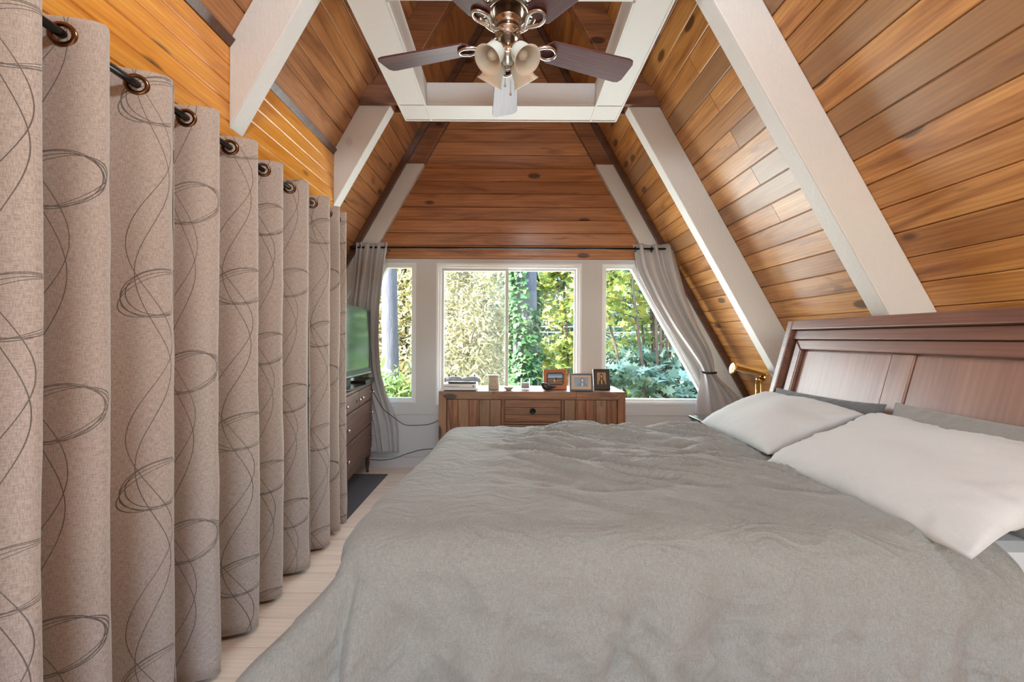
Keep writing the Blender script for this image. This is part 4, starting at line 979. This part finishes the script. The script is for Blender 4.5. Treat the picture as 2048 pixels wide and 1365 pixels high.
# left: tall bare trunk, bright leafy trees, laurels
def px_at(px, Y): return (px-VX)/F*Y
tree('conifer', 'tall straight grey trunk seen through the slanted window by the television', (px_at(784, 11), 11, GZ), (px_at(776, 11), 10.9, 11), .24, .13, M['bark_grey'], [(blob(2500, (px_at(784, 11), 10.5, 10.5), (1.6, .6, 1.6), 5), .3, 'spray', M['needle'])], group='trees outside', seed=3, bend=.03)
tree('leafy_tree', 'pale sunlit leafy tree filling the sliding window sash', (-.95, 9.6, GZ), (-1.0, 9.8, 3.2), .12, .05, M['bark_brown'], [(blob(26000, (-1.0, 9.8, 1.6), (1.22, .9, 2.6), 8, 110, .2), .10, 'spray', M['leaf_glare'])], group='trees outside', branches=8, seed=4)
tree('leafy_tree', 'pale sunlit leafy tree standing behind the bare grey trunk', (-3.5, 13.4, GZ), (-3.4, 13.5, 4.6), .16, .06, M['bark_brown'], [(blob(26000, (-3.8, 13.4, 2.6), (2.8, 1.0, 3.6), 9, 110, .2), .15, 'spray', M['leaf_glare'])], group='trees outside', branches=8, seed=5)
for i, (x, y, z, rx, rz, lb_) in enumerate(((-2.75, 8.6, -.75, .9, 1.25, 'green long-leaved laurel bush at the foot of the bare grey trunk'), (-.75, 7.55, -1.1, .5, 1.0, 'green long-leaved laurel bush below the pale leafy tree'), (1.35, 11.8, -.6, .9, 1.4, 'green long-leaved laurel bush beside the ivy-covered trunk'))):
    o = empty('laurel_bush', (x, y, GZ)); tag(o, lb_, 'bush', 'bushes outside')
    mb = MB()
    for k in range(9):
        a = k*.7; mb.tube([(0, 0, 0), (cos(a)*.2, sin(a)*.2, (z-GZ)*.6), (cos(a)*rx*.7, sin(a)*.5, z-GZ+rz*.5*random.random())], [.03, .02, .008], 6)
    mb.build('stems', M['bark_brown'], o, True)
    l = leaves('foliage', blob(5200, (0, 0, z-GZ), (rx, .7, rz), 20+i, 60, .26), .15, 'long', M['leaf_green'], o, seed=30+i)
# ivy-clad trunk
YI = 8.0; xi_ = px_at(1047, YI)
iv = empty('ivy_trunk', (xi_, YI, GZ)); tag(iv, 'thick tree trunk wrapped in green ivy leaves outside the sliding window', 'tree', 'trees outside')
MB().tube([(0, 0, 0), (.02, 0, 3), (.04, 0, 6), (.06, 0, 10)], [.27, .24, .2, .15], 16).build('trunk', M['bark_grey'], iv, True)
g_ = np.random.default_rng(77); n = 5600; th = g_.random(n)*2*PI; zz = g_.random(n)*8.5; keep = ~((np.cos(th-(-.55)) > .72) & (zz > 4.75)); th, zz = th[keep], zz[keep]
rr = .27 + .07*g_.random(len(th)) + .04*np.sin(th*3+zz*4); nr_ = np.stack([np.cos(th), np.sin(th), .35+0*th], 1)
leaves('ivy_leaves', np.stack([rr*np.cos(th), rr*np.sin(th), zz], 1), .10, 'ivy', M['leaf_ivy'], iv, nrm=nr_, seed=6)
# maples on the right
def maple(label, base, n_stems, spread, hgt, clouds, seed):
    o = empty('maple', base); tag(o, label, 'tree', 'trees outside'); g = random.Random(seed); mb = MB()
    for k in range(n_stems):
        a = g.uniform(-1, 1); b = g.uniform(-.5, .5)
        p = [(g.uniform(-.15, .15), g.uniform(-.1, .1), 0), (a*spread*.25, b*.3, hgt*.35), (a*spread*.6, b*.6, hgt*.7), (a*spread, b, hgt)]
        mb.tube(p, [.034, .027, .02, .01], 7)
        for q in range(3):
            t = g.uniform(.45, .95); c = Vector(p[1]).lerp(Vector(p[3]), t); d = Vector((g.uniform(-1, 1), g.uniform(-.5, .5), g.uniform(.1, .6)))*.6; mb.tube([c, c+d*.5, c+d], [.010, .007, .003], 5)
    mb.build('stems', M['bark_brown'], o, True)
    for pts_, size, mat in clouds: leaves('foliage', pts_, size, 'maple', mat, o, flat=.9, seed=seed+len(pts_))
    return o
x6 = px_at(1325, 6.2)
maple('many-stemmed maple with blue-green and yellow leaves outside the slanted window', (x6, 6.2, GZ), 15, 1.25, 5.6, [
    (blob(850, (.0, -.2, 3.65), (.95, .5, .34), 51, 16, .3), .15, M['leaf_blue']), (blob(260, (-.55, -.2, 5.45), (.5, .4, .25), 53, 9, .3), .14, M['leaf_blue']),
    (blob(1300, (-.15, .3, 4.7), (1.15, .6, .9), 52, 30, .3), .105, M['leaf_yellow']), (blob(700, (.2, .5, 3.0), (1.1, .5, .5), 54, 20, .3), .13, M['leaf_green'])], 61)
maple('yellow-green maple branching behind the ivy-covered trunk', (px_at(1150, 9.7), 9.7, GZ), 6, 1.0, 6.2, [(blob(2100, (-.05, 0, 5.3), (1.05, .4, .9), 55, 26, .28), .13, M['leaf_yellow']), (blob(700, (-.1, .1, 3.9), (.85, .4, .5), 57, 16, .3), .14, M['leaf_yellow'])], 62)
# forest behind
fx = [(x, 21.0) for x in (-10, -5, 0, 5, 10)] + [(x, 26.2) for x in (-7.5, -2.5, 2.5, 7.5, 12.5)] + [(x, 31.4) for x in (-5, 0, 5, 10)]
names = ['beyond the pale leafy trees', 'beyond the ivy-covered trunk and maples']
for i, (x, y) in enumerate(fx):
    g_ = np.random.default_rng(200+i); n = 5200; hgt = 13+3*g_.random(); t = g_.random(n)**.8; a = g_.random(n)*2*PI
    rad = (1.7*(1-t)+.15)*(.35+.65*g_.random(n)**.5)*(1+.25*np.sin(t*60)); pts_ = np.stack([rad*np.cos(a), rad*np.sin(a), 1.2+t*(hgt-1.2)-rad*.25], 1)
    o = empty('conifer', (x, y, GZ)); tag(o, 'dark blue-green conifer in the forest ' + names[0 if x < 0 else 1], 'tree', 'conifers of the forest behind ' + ('the leafy trees' if x < 0 else 'the maples'))
    MB().tube([(0, 0, 0), (.05, 0, hgt*.5), (0, 0, hgt)], [.2, .13, .03], 8).build('trunk', M['bark_grey'], o, True)
    leaves('foliage', pts_, .34, 'spray', M['needle'], o, flat=.2, seed=300+i)
# overhead wires
for i, (py, d) in enumerate(((608, 'topmost of the four'), (623, 'second from the top of the four'), (653, 'second from the bottom of the four'), (664, 'lowest of the four'))):
    z = H + (VY-py)/F*16
    tag(MB().tube([(x, 16+.02*x, z + .0022*(x-2)**2 - .01) for x in np.linspace(-24, 26, 26)], .017, 6).build('overhead_wire', plain('pale_wire', (.7, .7, .7), .5), smooth=True), d + ' pale overhead wires crossing the view through the windows', 'wire', 'overhead wires')
